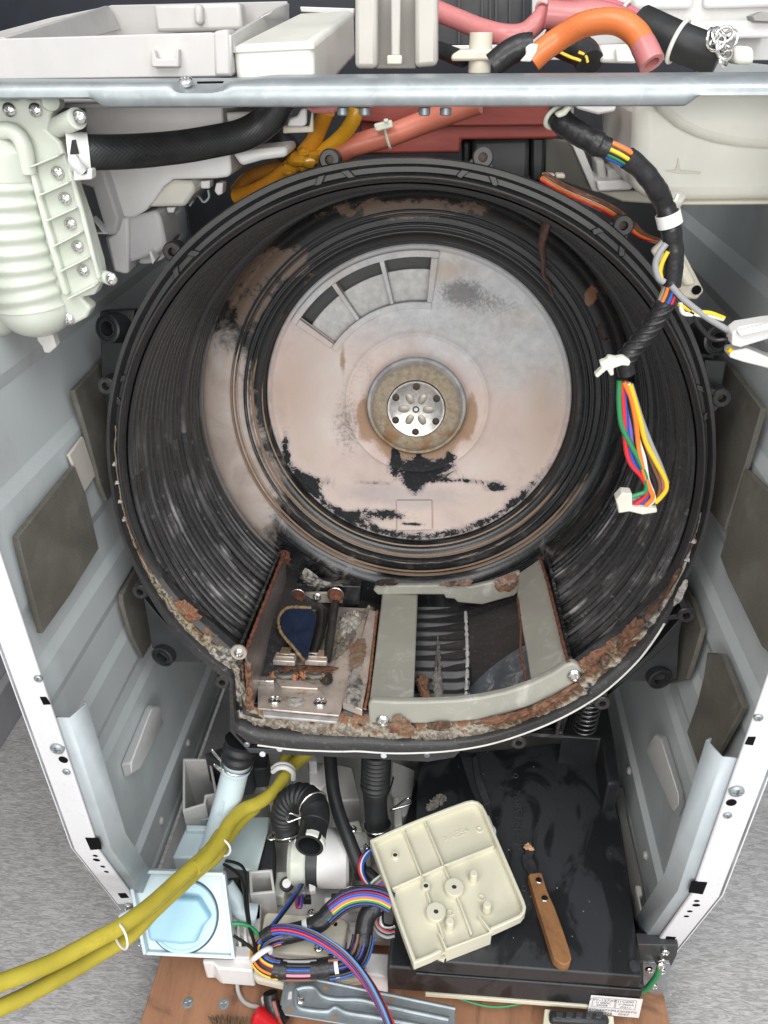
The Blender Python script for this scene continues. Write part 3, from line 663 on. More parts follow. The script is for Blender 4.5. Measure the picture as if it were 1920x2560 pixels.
# drain/breather hole on the back ring
hc = aW(D(620, 1625), -.2545); lathe('plugged_port', [(.0115, -.001), (.0115, .0012), (.0098, .0012), (.0096, -.0018), (.006, -.0012), (0, -.001)], hc, ew, mat('rusty_plug', (.06, .035, .025), .8, var=.5, vs=200), tub, 28)
# ---- lugs and bushes on the rim
def lug(p, w=-.006, r=.0078, out=1):
    c = aW(p, w); u, v, _ = tl(c); a = math.atan2(v, u); ex = eu*math.cos(a) + ev*math.sin(a); ey = ev*math.cos(a) - eu*math.sin(a)
    g = lathe('lug', [(.0034, .004), (r-.001, .004), (r, .003), (r, -.012), (.0034, -.012), (.0034, .004)], c, ew, RIMM, tub, 24, cap=False)
    lathe('lug_hole', [(.0034, -.004), (0, -.004)], c, ew, HOLE, g, 16)
    for s in (-1, 1): prism('lug_web', [c - ex*.002 + ey*s*r*.95 + ew*.001, c - ex*.016 + ey*s*.0165 + ew*.001, c - ex*.018 + ey*s*.0125 + ew*.001, c - ex*.006 + ey*s*r*.4 + ew*.001], ew*-.010, RIMM, g, .0006)
Dd = 1920/1659
for x, y in ((713, 345), (1043, 340), (1345, 487), (375, 543), (232, 832), (1557, 858), (305, 1275), (1480, 1325), (1300, 1515), (1120, 1600), (482, 1470)): lug((x*Dd, y*Dd))
def bush(p, w, tip, r=.0125):
    c = aW(p, w); lathe('mounting_bush', [(r*1.15, -.030), (r, -.004), (r, 0), (r*.85, .0008), (r*.80, -.001), (r*.62, -.001), (r*.6, .0006), (r*.52, .0006), (r*.50, -.016), (0, -.016)], c, ew + Vector(tip), BLACK, tub, 30)
for p, tip in (((232, 710), (-.25, 0, .15)), ((350, 1420), (-.2, 0, -.1)), ((1427, 1468), (.2, 0, -.1)), ((1552, 735), (.2, 0, .1))):
    bush((p[0]*Dd, p[1]*Dd), -.03, tip)
for pts in ([(690, 770), (930, 760), (820, 1500), (740, 1480), (700, 1200)],):
    slabW('tub_gusset', win(0, 500, 2.764), pts, -.045, .012, BLACK, tub)
for w_, pts in ((I_, [(990, 1640), (1090, 1760), (1400, 2090), (1180, 2085), (1050, 1990), (1020, 1800)]), (H, [(1400, 560), (1560, 380), (1540, 480), (1530, 690), (1270, 705), (1190, 770), (1160, 800)]), (J, [(1000, 0), (1150, 10), (1115, 210), (1075, 330), (1020, 300)])):
    slabW('tub_gusset', w_, pts, -.035, .012, BLACKG, tub)
# lower apron under the rim
ap = slabW('rim_apron', G, [(225, 1080), (250, 1380), (335, 1470), (1100, 1490), (1800, 1490), (1760, 1530), (1575, 1562), (340, 1500), (205, 1350), (200, 1060)], -.006, .012, BLACKG, tub)
for p, m in (((325, 1440), GALVD), ((550, 1472), PAINT), ((945, 1473), GALVD), ((1270, 1517), PAINT), ((1568, 1512), GALVD), ((432, 1508), PAINT)):
    q = aW(G(*p), -.0045); screw(q, ew, .0032, ap, m)

# ---- sump below the tub wall
SV = -.266
def sheet(name, pts, d, m, par=tub, **k): return prism(name, pts, d, m, par, **k)
sheet('sump_floor', [T(-.160, SV, -.012), T(.168, SV, -.012), T(.168, SV, -.250), T(-.160, SV, -.250)], ev*-.004, TUBM, bevel=0)
sheet('sump_wall', [T(-.160, SV, -.012), T(-.160, SV, -.248), T(-.164, -.176, -.240), T(-.160, -.176, -.012)], eu*-.003, TUBM, bevel=0)
sheet('sump_wall', [T(.160, SV, -.012), T(.160, SV, -.248), T(.166, -.172, -.240), T(.164, -.172, -.012)], eu*.003, TUBM, bevel=0)
sheet('sump_wall', [T(-.162, SV, -.238), T(.166, SV, -.238), T(.166, -.175, -.238), T(.10, -.218, -.238), T(.0, -.239, -.238), T(-.10, -.218, -.238), T(-.164, -.175, -.238)], ew*-.004, TUBM, bevel=0)
sheet('sump_wall', [T(-.160, SV, -.0125), T(.120, SV, -.0125), T(.120, -.2475, -.0125), T(-.160, -.2475, -.0125)], ew*.003, TUBM, bevel=0)
def crustmat(nm='mineral_crust'):
    n = NT(nm); a = n.node('ShaderNodeVertexColor'); a.layer_name = 'Col'; o = n.obj(); f = n.noise(o, 420, 7, .78); g = n.noise(o, 130, 5, .7)
    c = n.mix(n.step(f, .42, .75), n.mix(.5, a.outputs[0], (.03, .022, .016)), a.outputs[0]); c = n.mix(n.math('MULTIPLY', n.step(g, .58, .72), .4), c, (.50, .46, .40))
    n.set(Base_Color=c, Roughness=.82); n.b.inputs['Specular IOR Level'].default_value = .35
    n.bump(n.math('ADD', f, g), .5, .0016); return n.m
CRUST = crustmat()
PAL = dict(rust=(.34, .145, .075), brown=(.075, .042, .028), white=(.62, .59, .54), cream=(.52, .47, .34), grey=(.24, .225, .205), dark=(.022, .020, .019), tan=(.30, .22, .15), pink=(.36, .24, .20))
def lerp3(a, b, f): return tuple(x+(y-x)*f for x, y in zip(a, b))
def pick(stops, f):
    f = max(0, min(.9999, f))*(len(stops)-1); i = int(f); return lerp3(PAL[stops[i]], PAL[stops[i+1]], f-i)
def crust_band(name, t0, t1, sfun, hfun, pal, n=420, m=16, cov=-.12, seed=0, par=tub, lab=None):
    vs, cs, keep = [], [], []
    for i in range(n+1):
        t = t0+(t1-t0)*i/n; a = rad(t); s0, s1 = sfun(t); e = max(0, min(1, (t-t0)/6))*max(0, min(1, (t1-t)/6))
        s0 += .14*fbm((t*.35, seed, 1)); s1 += .10*fbm((t*.45, seed, 2))
        for j in range(m+1):
            q = j/m; r = Ri(t) + (Ro(t)-Ri(t))*(s0 + (s1-s0)*q)
            p = Vector((r*math.cos(a), r*math.sin(a), seed)); f1 = fbm(p*42, 6)*1.15; f2 = fbm(p*150 + Vector((3, 1, 0)), 4)
            edge = min(1, 4.2*q, 4.2*(1-q))*e
            h = hfun(t)*.62*(.55 + 1.5*f1 + .45*f2)*edge
            vs.append(T(r*math.cos(a), r*math.sin(a), -.0055 + h)); keep.append(f1 + .45*f2 + .35*edge > cov + .18*(1-e))
            cs.append(pick(pal(t),   .12 + .76*q + 1.05*f1 + .55*f2))
    fs = []
    for i in range(n):
        for j in range(m):
            ids = [i*(m+1)+j, i*(m+1)+j+1, (i+1)*(m+1)+j+1, (i+1)*(m+1)+j]
            if sum(keep[x] for x in ids) >= 3: fs.append(ids)
    o = mesh(name, vs, fs, CRUST, par, 60, cols=cs); o['kind'] = 'stuff'
    if lab: o['label'] = lab
    return o
def palL(t): return ['rust', 'rust', 'brown', 'tan', 'cream', 'dark', 'cream', 'brown', 'dark'] if t < 222 else ['rust', 'brown', 'cream', 'dark', 'white', 'brown', 'tan']
def palB(t): return ['rust', 'rust', 'tan', 'rust', 'cream', 'white', 'tan', 'grey', 'cream', 'dark']
def palR(t): return ['rust', 'rust', 'brown', 'rust', 'brown', 'tan', 'cream', 'white', 'dark'] if t < 330 else ['brown', 'rust', 'dark', 'grey', 'white', 'grey']
crust_band('scale_crust', 168, 238.5, lambda t: (interp([(168, .50), (196, .34), (212, .12), (226, .15), (238.5, .06)], t), interp([(168, .62), (196, .62), (212, .80), (226, .82), (238.5, .68)], t)), lambda t: interp([(168, .003), (200, .0055), (238, .0075)], t), palL, seed=1, cov=-.13, lab='cream and brown scale crust along the left rim')
crust_band('scale_crust', 237, 292, lambda t: (.02, interp([(237, .55), (246, .60), (262, .74), (292, .80)], t)), lambda t: .0085, palB, n=420, seed=5, cov=-.20, lab='rusty and chalky crust along the bottom rim')
crust_band('scale_crust', 288, 358, lambda t: (interp([(288, .02), (305, -.04), (318, .02), (335, .2), (358, .42)], t), interp([(288, .85), (318, .86), (335, .8), (358, .6)], t)), lambda t: interp([(288, .008), (312, .011), (335, .009), (358, .004)], t), palR, seed=9, cov=-.17, lab='thick brown rust and scale along the right rim')
def blob_patch(name, w, pts, surf, m, amp=.003, seed=0, pal=('rust', 'brown', 'tan'), grid=.0016, par=tub, lab=None):   # irregular crusted patch traced on a surface
    P = [surf(w(*p)) for p in pts]; c = sum(P, Vector())/len(P); vs, fs, cs = [], [], []; n = 84; rings = 10
    nn = Vector((0, 0, 0))
    for i in range(len(P)): nn += (P[i]-c).cross(P[(i+1) % len(P)]-c)
    nn.normalize(); nn = nn if nn.dot(CAM - c) > 0 else -nn
    bd = Path(P + [P[0]], 120)
    vs.append(c + nn*amp); cs.append(pick(pal, .5))
    for k in range(1, rings+1):
        q = k/rings
        for i in range(n):
            p = bd.at(i/n)[0]; x = c.lerp(p, q*(1 + q*(.30*fbm((p*60 + Vector((seed, 0, 0))), 2) + .42*fbm((p*320 + Vector((seed, 0, 0))), 3)))); f = fbm(x*130 + Vector((0, seed, 0)), 5); f2 = fbm(x*350, 3)
            vs.append(x + nn*(amp*min(1, (1-q)*3.2)*(.8+1.6*f+.7*f2) - .0002)); cs.append(pick(pal, .5 + f*1.1 + f2*.4))
    for i in range(n): fs.append([0, 1+i, 1+(i+1) % n])
    for k in range(rings-1):
        for i in range(n):
            a = 1+k*n; fs.append([a+i, a+(i+1) % n, a+n+(i+1) % n, a+n+i])
    o = mesh(name, vs, fs, CRUST, par, 60, cols=cs)
    if lab: o['label'] = lab
    return o
blob_patch('rust_flake', I_, [(1200, 1680), (1270, 1660), (1350, 1720), (1390, 1780), (1340, 1810), (1280, 1790)], lambda p: aW(p, -.003), None, .005, 3, ('rust', 'rust', 'tan'))
blob_patch('rust_flake', J, [(380, 1990), (440, 1870), (520, 1790), (580, 1795), (560, 1870), (480, 1950), (420, 2010)], lambda p: aW(p, .002), None, .0032, 4, ('rust', 'brown', 'rust'))
blob_patch('rust_flake', J, [(580, 1760), (640, 1680), (740, 1560), (800, 1460), (830, 1490), (760, 1600), (680, 1710), (610, 1790)], lambda p: aW(p, .002), None, .0036, 6, ('brown', 'brown', 'rust'))
blob_patch('rust_flake', J, [(270, 2110), (290, 2050), (340, 2050), (345, 2090), (300, 2130)], lambda p: aW(p, .003), None, .0032, 7, ('pink', 'brown', 'pink'))
blob_patch('scale_flake', J, [(790, 1640), (850, 1540), (885, 1520), (870, 1600), (820, 1690), (785, 1690)], lambda p: aW(p, .004), None, .0022, 8, ('grey', 'white', 'grey'))
blob_patch('rust_flake', H, [(140, 950), (155, 875), (200, 870), (240, 900), (270, 935), (240, 955)], lambda p: aW(p, .008), None, .0036, 9, ('rust', 'tan', 'rust', 'brown'))
blob_patch('rust_flake', H, [(320, 930), (345, 905), (420, 895), (445, 920), (400, 940)], lambda p: aW(p, .008), None, .0028, 10, ('rust', 'brown', 'tan'))
blob_patch('rust_flake', H, [(545, 905), (640, 870), (740, 850), (860, 805), (1000, 730), (1050, 710), (1010, 755), (880, 830), (760, 885), (640, 915)], lambda p: aW(p, .008), None, .0032, 11, ('rust', 'brown', 'rust', 'tan'))
for k, (t, r, ) in enumerate(((176, .262), (180, .2625), (184, .263), (188, .2635), (352, .2600), (348, .2605))):
    a = rad(t); lump('scale_speck', [(T(r*math.cos(a), r*math.sin(a), -.004), .0028)], mat('chalk_speck', (.40, .37, .34), .9, var=.4, vs=300), tub, .8, k)

# ---- heater tray
HV = -.243
tray = slabV('heater_tray', G, [(400, 1190), (960, 1240), (1000, 1120), (1100, 800), (1165, 500), (620, 470), (500, 620), (430, 800), (395, 960)], HV, .0025, STAIN, tub)
slabV('tray_fold', G, [(985, 1150), (1120, 1200), (1160, 1000), (1222, 520), (1168, 505), (1090, 800)], HV+.006, .0085, STAIN, tub)
slabV('tray_lip', G, [(430, 1180), (960, 1240), (945, 1285), (440, 1240)], HV-.004, .003, mat('white_scaled_steel', (.42, .41, .41), .5, metal=.3, var=.3, vs=80), tub)
pA, pB = aW(G(318, 800), -.004), aW(G(585, 110), -.205); uA, vA, wA = tl(pA); uB, vB, wB = tl(pB)
prism('partition_plate', [pA, pB, T(uB+.002, HV, wB), T(uA+.002, HV-.006, wA)], eu*-.002, mat('streaked_steel', (.30, .26, .25), .40, metal=.6, var=.5, vs=22, stretch=(1, .25, 1), dirt=.7, dcol=(.07, .05, .045)), tub)
RUSTEDGE = mat('flaking_rust', (.16, .060, .035), .9, var=.6, vs=200, bump=.8, bs=700)
rp = Path([pA + ew*.002, pA.lerp(pB, .35) + ev*.001, pA.lerp(pB, .7), pB], 60)
tube('rust_edge', rp, lambda s: .0022*(1+1.1*fbm((s*40, 0, 0), 4)), RUSTEDGE, tub, n=90, k=9)
lump('rust_edge', [(pB + ev*-.004, .007), (pB + ev*-.012 + eu*.002, .005)], RUSTEDGE, tub, .5, 3)
ear = lathe('partition_ear', [(.0085, -.0015), (.0085, .0), (.008, .0008), (0, .0008)], aW(G(268, 805), .001), ew, STAIN, tub, 24)
screw(aW(G(268, 808), .002), ew, .0048, ear)
blob_patch('orange_stain', G, [(310, 885), (350, 872), (362, 1000), (374, 1180), (320, 1195), (318, 1040)], lambda p: aW(p, .0005), None, .004, 14, ('brown', 'tan', 'rust', 'dark', 'tan'))
for p in ((518, 1140), (830, 1155)): screw(aV(G(*p), HV+.0005), ev, .0068, tray)
tube('rust_seam', [aV(G(*p), HV+.007) for p in ((1225, 520), (1205, 700), (1185, 900), (1165, 1080), (1140, 1195))], lambda s: .0016*(1+1.3*fbm((s*32, 1, 0), 4)), mat('orange_rust', (.25, .105, .055), .9, var=.45, vs=160, bump=.6, bs=500), tub, n=70, k=9)
# white dusting, sediment
for k, (w_, pts, pal_, am) in enumerate(((G, [(960, 580), (1000, 510), (1060, 545), (1110, 600), (1060, 650), (1000, 720), (960, 660)], ('grey', 'white', 'tan'), .005), (G, [(1000, 560), (1090, 530), (1160, 510), (1200, 480), (1190, 530), (1110, 585), (1050, 610)], ('grey', 'tan', 'white'), .005),
      (G, [(980, 700), (1040, 640), (1070, 690), (1020, 780), (960, 830), (920, 850), (940, 780)], ('tan', 'grey', 'tan'), .003), (G, [(1040, 560), (1070, 530), (1110, 560), (1090, 600), (1055, 600)], ('white', 'white', 'cream'), .007))):
    blob_patch('sediment', w_, pts, lambda p: aV(p, HV+.001), None, am, 20+k, pal_)
blob_patch('rust_film', G, [(1040, 760), (1120, 700), (1150, 760), (1120, 880), (1040, 900)], lambda p: aV(p, HV+.0068), None, .0008, 51, ('pink', 'tan', 'rust'))
blob_patch('chalk_film', G, [(1010, 1120), (1030, 980), (1110, 960), (1120, 1060), (1090, 1170), (1030, 1165)], lambda p: aV(p, HV+.0068), None, .001, 52, ('grey', 'white', 'grey', 'dark'))
blob_patch('chalk_film', G, [(600, 1130), (660, 1110), (730, 1130), (700, 1175), (620, 1170)], lambda p: aV(p, HV+.0003), None, .0007, 53, ('white', 'white', 'grey'))
blob_patch('brown_sludge', G, [(500, 960), (560, 900), (700, 890), (900, 900), (910, 960), (760, 985), (560, 990)], lambda p: aV(p, HV+.0006), None, .0025, 54, ('brown', 'rust', 'dark', 'tan'))
blob_patch('ochre_sludge', G, [(480, 820), (520, 660), (600, 560), (640, 480), (600, 700), (540, 860)], lambda p: aV(p, HV+.0006), None, .0012, 55, ('tan', 'brown', 'cream', 'brown'))
blob_patch('ochre_sludge', G, [(860, 700), (900, 600), (960, 560), (985, 660), (950, 800), (880, 830)], lambda p: aV(p, HV+.0006), None, .0012, 56, ('tan', 'cream', 'brown'))
blob_patch('pink_scale', G, [(690, 290), (720, 220), (790, 260), (860, 310), (990, 335), (980, 350), (760, 345)], lambda p: aW(p, -.2110), None, .002, 57, ('pink', 'white', 'dark', 'pink'))
blob_patch('rust_flake', H, [(380, 238), (420, 222), (520, 208), (530, 235), (450, 240)], lambda p: aW(p, -.214), None, .004, 58, ('rust', 'pink', 'brown'))
blob_patch('pink_scale', H, [(640, 215), (740, 178), (760, 215), (740, 260), (680, 275), (650, 250)], lambda p: aW(p, -.2145), None, .0015, 59, ('pink', 'rust', 'white'))
blob_patch('rust_flake', H, [(70, 235), (90, 212), (150, 208), (180, 232), (120, 240)], lambda p: aW(p, -.213), None, .004, 60, ('brown', 'dark', 'brown'))
# rods, clips and rear bracket
ROD = mat('scaled_heater_rod', (.020, .020, .018), .4, var=.4, vs=90, dirt=.35, dcol=(.12, .11, .09))
rb = slabW('rear_bracket', G, [(655, 395), (985, 390), (985, 465), (655, 460)], -.200, .004, STAIN, tub)
screw(aW(G(810, 420), -.1995), ew, .0052, rb)
slabW('rear_block', G, [(600, 330), (1110, 350), (1105, 480), (975, 490), (640, 470)], -.212, .02, TUBM, tub)
def rod(a, b, wa, va, vb, r=.0052):
    p0 = aW(G(*a), wa); p1 = aV(G(*b), vb); mid = p0.lerp(p1, .5)
    return tube('heater_rod', [p0, p0.lerp(p1, .25), mid, p1], r, ROD, tub, n=30)
rod((940, 420), (880, 850), -.196, 0, -.234); rod((675, 430), (610, 860), -.196, 0, -.239)
tube('heater_rod', [aV(G(*p), -.237) for p in ((640, 640), (680, 560), (770, 520), (835, 530), (835, 620), (815, 720), (770, 860))], .0056, ROD, tub, n=50)
for a, b in (((940, 395), (938, 475)), ((680, 405), (670, 460))):
    p0, p1 = aW(G(*a), -.196), aW(G(*b), -.188); d = (p1-p0)
    g = lathe('rod_grommet', [(.0098, 0), (.0100, .003), (.0088, .007), (.0070, .012), (.0056, .014)], p0, (d.normalized()*.4 + ew), RUSTEDGE, tub, 24); ring('grommet_ring', p0 + ew*.004, ew, .0096, .0011, STEEL, g, 30)
for x in (590, 808):
    c = aV(G(x, 850), -.236); cl = obox('rod_clip', c, eu*.0125, ew*.0085, ev*.0035, STAIN, tub, .001)
    for dy in (-.004, .0015): obox('clip_ridge', c + ev*.0042 + ew*dy, eu*.0105, ew*.0012, ev*.0009, STAIN, cl, .0005)
    q = aV(G(x + (0 if x < 700 else 40), 795 if x < 700 else 815), -.231); obox('clip_tab', q, eu*.0058, ew*.0070, ev*.0008, mat('tan_brass', (.40, .30, .21), .4, metal=.6, var=.3, vs=60), cl, .001)
    e = aV(G(x-5 if x < 700 else 795, 950), -.238)
    tube('clip_loop', [e + eu*(.0115*math.cos(t)) + ew*(-.006*math.sin(t)) for t in [math.pi*(1+k/10) for k in range(11)]][::-1], .0034, mat('corroded_green_grey', (.10, .11, .10), .5, metal=.5, var=.4, vs=120), cl, n=24)
    lump('clip_rust', [(e + eu*.011 + ew*.004, .0045), (e - eu*.011 + ew*.004, .005), (e + ew*.006, .0035)], mat('bright_rust', (.34, .13, .06), .85, var=.5, vs=220, bump=.6), cl, .6, x)
slabV('tray_stub', G, [(400, 965), (515, 975), (512, 1002), (402, 1000)], HV+.006, .006, STEEL, tub)
slabV('tray_stub', G, [(520, 985), (720, 1000), (820, 1035), (815, 1055), (560, 1040)], HV+.003, .003, STAIN, tub)
blob_patch('sediment', G, [(830, 1000), (850, 960), (905, 965), (905, 1010), (865, 1032)], lambda p: aV(p, HV+.002), None, .006, 31, ('dark', 'dark', 'brown'))
lf = thing('blue_flap', 'navy blue leaf-shaped flap with rusty edge lying in the heater tray', 'flap')
bp = [(628, 497), (770, 500), (805, 560), (780, 680), (745, 830), (720, 862), (640, 760), (568, 672), (545, 575), (580, 520)]
def lfp(p, k=0):
    return onp(G(*p), T(-.09, -.216, -.10), (ev*.90 + ew*.38).normalized())
prism('flap', [lfp(p) for p in bp], (ev*-.0035), NAVY, lf, .001)
ed = Path([lfp(p) + ev*.0006 for p in ((770, 498), (628, 495), (575, 520), (543, 575), (560, 668), (640, 765), (722, 866))], 60)
tube('rusty_edge', ed, lambda s: .0019*(1+1.2*fbm((s*36, 4, 0), 4)), mat('ochre_rust', (.20, .13, .065), .85, var=.6, vs=200, bump=.7), lf, n=80, k=8)
tube('crease', [lfp(p) + ev*.0008 for p in ((640, 640), (690, 720), (735, 790))], .0008, NAVY, lf, n=20, k=6)

# ---- corrugated floor under the guard
def ribfloor():
    n = NT('chalky_ribbed_floor'); o, u, v, w, r, th = polar_nodes(n); f = n.noise(o, 70, 8, .72); g = n.noise(n.comb(n.math('MULTIPLY', u, 25), n.math('MULTIPLY', w, 160), 0.0), 1.0, 4, .6)
    k = n.step(n.math('ADD', addn(n, gauss(n, u, w, .072, -.11, .010, .09, .55), gauss(n, u, w, .012, -.06, .007, .05, .45), gauss(n, u, w, .03, -.15, .05, .05, .10)), n.math('MULTIPLY', n.math('SUBTRACT', n.math('ADD', n.math('MULTIPLY', f, .6), n.math('MULTIPLY', g, .4)), .5), 2.0)), .50, 1.05)
    n.set(Base_Color=n.mix(k, (.014, .015, .017), (.42, .41, .41)), Roughness=n.math('ADD', n.math('MULTIPLY', k, .3), .36)); n.bump(f, .12, .001); return n.m
RIBF = ribfloor()
vs, fs = [], []; NU_, NW_ = 16, 150
for i in range(NW_+1):
    w = -.013 - .224*i/NW_
    for j in range(NU_+1):
        q = j/NU_; u = -.045 + .118*q; vs.append(T(u, SV + .005 + 0.0038*math.sin(i/NW_*math.pi*2*11 + .5*math.sin(q*2)) + .004*q*q + .006*max(0, q-.9)*10*.6, w))
for i in range(NW_):
    for j in range(NU_): a_ = i*(NU_+1)+j; fs.append([a_, a_+1, a_+NU_+2, a_+NU_+1])
mesh('ribbed_floor', vs, fs, RIBF, tub, 60)
prism('floor_step', [T(.072, SV, -.02), T(.072, SV, -.225), T(.160, SV+.055, -.225), T(.160, SV+.055, -.02)], ev*-.003, mat('chalky_black', (.085, .098, .115), .42, var=.5, vs=30, dirt=.95, dcol=(.44, .45, .47)), tub)
tube('scale_ridge', [T(.068, SV+.012, -.03), T(.071, SV+.014, -.12), T(.070, SV+.016, -.215)], lambda s: .0022*(1+1.3*fbm((s*24, 2, 0), 4)), mat('white_scale', (.50, .49, .49), .8, var=.3, vs=150), tub, n=60, k=8)
blob_patch('white_scale', H, [(360, 640), (375, 480), (390, 600), (400, 790), (370, 780), (345, 700)], lambda p: aV(p, SV+.010), None, .003, 41, ('white', 'grey', 'white'))
blob_patch('rust_flake', H, [(262, 700), (290, 660), (330, 690), (325, 735), (345, 790), (305, 795), (285, 745)], lambda p: aV(p, SV+.018), None, .005, 42, ('tan', 'rust', 'tan'), lab='tan flake of scale on the sump floor')
tube('rust_seam', [aC(H(*p), .233) for p in ((800, 700), (775, 560), (775, 440), (760, 300))], lambda s: .0014*(1+1.2*fbm((s*32, 7, 0), 4)), RUSTEDGE, tub, n=50, k=8)
tube('rust_seam', [aC(H(*p), .2315) for p in ((868, 105), (905, 220), (950, 400), (990, 560), (1005, 605))], lambda s: .0019*(1+1.2*fbm((s*36, 8, 0), 4)), RUSTEDGE, tub, n=60, k=8)

# ================================================================ GUARD over the sump
gd = thing('heater_guard', 'grey-beige plastic guard frame screwed over the tub sump', 'guard')
ga = slabW('front_arc', H, [(40, 815), (52, 795), (180, 801), (320, 800), (460, 794), (580, 780), (700, 755), (820, 715), (920, 668), (990, 622), (1020, 611), (1050, 620), (1070, 650), (1065, 685), (1020, 725), (930, 778), (820, 825), (700, 863), (560, 890), (440, 900), (320, 906), (130, 908), (42, 905)], .004, .009, BEIGE, gd, bevel=.0025, seg=3)
gb = slabV('side_bar', H, [(108, 262), (280, 266), (270, 500), (258, 806), (45, 806), (75, 560)], -.229, .005, BEIGE, gd, bevel=.0015)
GBK = [(62, 262), (80, 238), (280, 240), (500, 234), (530, 246), (640, 222), (770, 172), (790, 250), (745, 290), (590, 333), (470, 322), (455, 305), (412, 302), (405, 284), (280, 284), (85, 286)]
slabW('rear_bar', H, GBK, -.215, .008, BEIGE, gd, bevel=.002)
rpoly = [(765, 180), (870, 108), (905, 230), (950, 400), (1006, 612), (920, 665), (822, 705), (800, 560), (770, 400), (755, 290)]
P1 = [aC(H(*p), .2335) for p in rpoly]
nn = Vector((0, 0, 0)); cc = sum(P1, Vector())/len(P1)
for i in range(len(P1)): nn += (P1[i]-cc).cross(P1[(i+1) % len(P1)]-cc)
nn.normalize(); nn = nn if nn.dot(CAM-cc) > 0 else -nn
prism('side_bar', [p - nn*((p-cc).dot(nn)) for p in P1], nn*-.005, BEIGE, gd, .0018)
for p in ((110, 890), (1035, 672)): screw(aW(H(*p), .0045), ew, .0068, gd)

# ================================================================ scale strip hanging in the tub
sp_ = [aW(D(*p), ww) for p, ww in (((285, 815), -.012), ((262, 850), -.05), ((215, 960), -.10), ((195, 1060), -.15), ((205, 1150), -.19), ((205, 1250), -.225), ((240, 1320), -.24), ((265, 1395), -.2515))]
stp = thing('scale_strip', 'ragged brown scale strip hanging from the upper right rim', 'scale strip')
tube('strip', sp_, lambda s: .0052*(.45+.9*math.sin(math.pi*min(1, .12+s*.95)))*(1+.7*fbm((s*28, 3, 1), 4)), RUSTL, stp, n=120, k=12, flat=.5)

# ================================================================ UPPER PARTS
def quad3(name, w, pts, d, m, parent=None, **k): return prism(name, [aY(w(x, y), Y) for x, y, Y in pts], d, m, parent, **k)
def tubeY(name, w, pts, r, m, parent=None, **k): return tube(name, [aY(w(x, y), Y) for x, y, Y in pts], r, m, parent, **k)
def tubeZ(name, w, pts, r, m, parent=None, **k): return tube(name, [aZ(w(x, y), Z) for x, y, Z in pts], r, m, parent, **k)
# ---- galvanised cross beam
bm_ = thing('cross_beam', 'galvanised steel cross beam spanning the top of the cabinet', 'beam')
BY = .08
def zr(y, Y=BY): return aY((960, y), Y).z
vs, fs = [], []
xs = [-.298 + .596*i/220 for i in range(221)]
xa, xb = aY((417, 200), BY).x, aY((579, 200), BY).x; xl = aY((225, 250), BY).x; xl2 = aY((262, 250), BY).x; xr, xr2 = aY((1712, 240), BY).x, aY((1765, 240), BY).x
def sst(a, b, x): x = max(0, min(1, (x-a)/(b-a))); return x*x*(3-2*x)
for x in xs:
    nt = sst(xa, xa+.009, x)*(1-sst(xb-.014, xb, x)); up = (1-sst(xl, xl2, x))*.0046 + sst(xr, xr2, x)*.0070
    bulge = sst(xb-.004, xb+.02, x)*.0018; dz = -.0062*nt
    pr = [(.150, zr(207)+.0004), (.128, zr(207)+.0004), (.124, zr(203)+bulge), (.086 + .022*nt, zr(203)+bulge*.6), (.0825 + .014*nt, zr(206)+.3*dz), (.0800, zr(212)+dz*.9), (.0788, zr(222)+dz*.3), (.0785, zr(240)), (.0790, zr(262)+up), (.0805, zr(267)+up), (.0850, zr(269)+up), (.100, zr(269)+up)]
    for y, z in pr: vs.append((x, y, z))
k = len(pr)
for i in range(len(xs)-1):
    for j in range(k-1): fs.append([i*k+j, i*k+j+1, (i+1)*k+j+1, (i+1)*k+j])
b_ = mesh('beam', vs, fs, GALV, bm_, 50); b_.modifiers.new('t', 'SOLIDIFY').thickness = .001
screw(aY(A(803, 352), .093), (0, -.5, 1), .0042, bm_)
sl = [aY(A(x, y), .0855) for x, y in ((850, 352), (965, 350), (960, 358), (852, 360))]; prism('slot', sl, (0, .001, -.0003), VOID, bm_, 0)
for x in (585, 695, 990, 1095): lathe('bolt_end', [(.0035, 0), (.0035, -.0035), (.0028, -.0042)], aY(E_(x, 58), .098), (0, 0, 1), GALVD, bm_, 16)

# ---- detergent tray above the beam
TRAYW = mat('warm_white_plastic', (.51, .495, .48), .45, var=.06, dirt=.15, dcol=(.42, .39, .35)); TRAYG = mat('warm_grey_plastic', (.42, .405, .39), .5, var=.08, dirt=.2, dcol=(.3, .28, .25))
dt = thing('detergent_tray', 'white plastic detergent tray behind the beam at top left', 'tray')
slabY('front_wall', A, [(-40, 168), (905, 140), (1000, 150), (1000, 330), (-40, 345)], .135, .004, TRAYW, dt)
quad3('post', A, [(920, 135, .1335), (985, 125, .1335), (1000, 330, .1335), (925, 330, .1335)], (0, .02, 0), TRAYW, dt, bevel=.002)
slabY('rear_wall', A, [(-60, 150), (225, 75), (470, 25), (480, 22), (1240, 5), (1245, 190), (-60, 320)], .36, .004, TRAYG, dt)
slabY('inner_wall', A, [(660, 18), (1035, 12), (1050, 130), (675, 140)], .33, .02, TRAYW, dt, bevel=.003)
slabY('inner_rib', A, [(833, 18), (870, 18), (875, 108), (838, 108)], .322, .01, TRAYW, dt, bevel=.003)
slabY('inner_rib', A, [(275, 68), (320, 65), (325, 118), (290, 134)], .30, .012, TRAYG, dt, bevel=.002)
quad3('left_wall', A, [(20, 160, .15), (470, 25, .355), (520, 130, .355), (60, 250, .15)], (-.004, 0, 0), TRAYG, dt)
quad3('right_wall', A, [(985, 150, .14), (1120, 75, .25), (1150, 60, .25), (1170, 40, .27), (1235, 15, .345), (1235, 90, .345), (1130, 160, .25), (1000, 230, .14)], (.003, 0, 0), TRAYW, dt, bevel=.001)
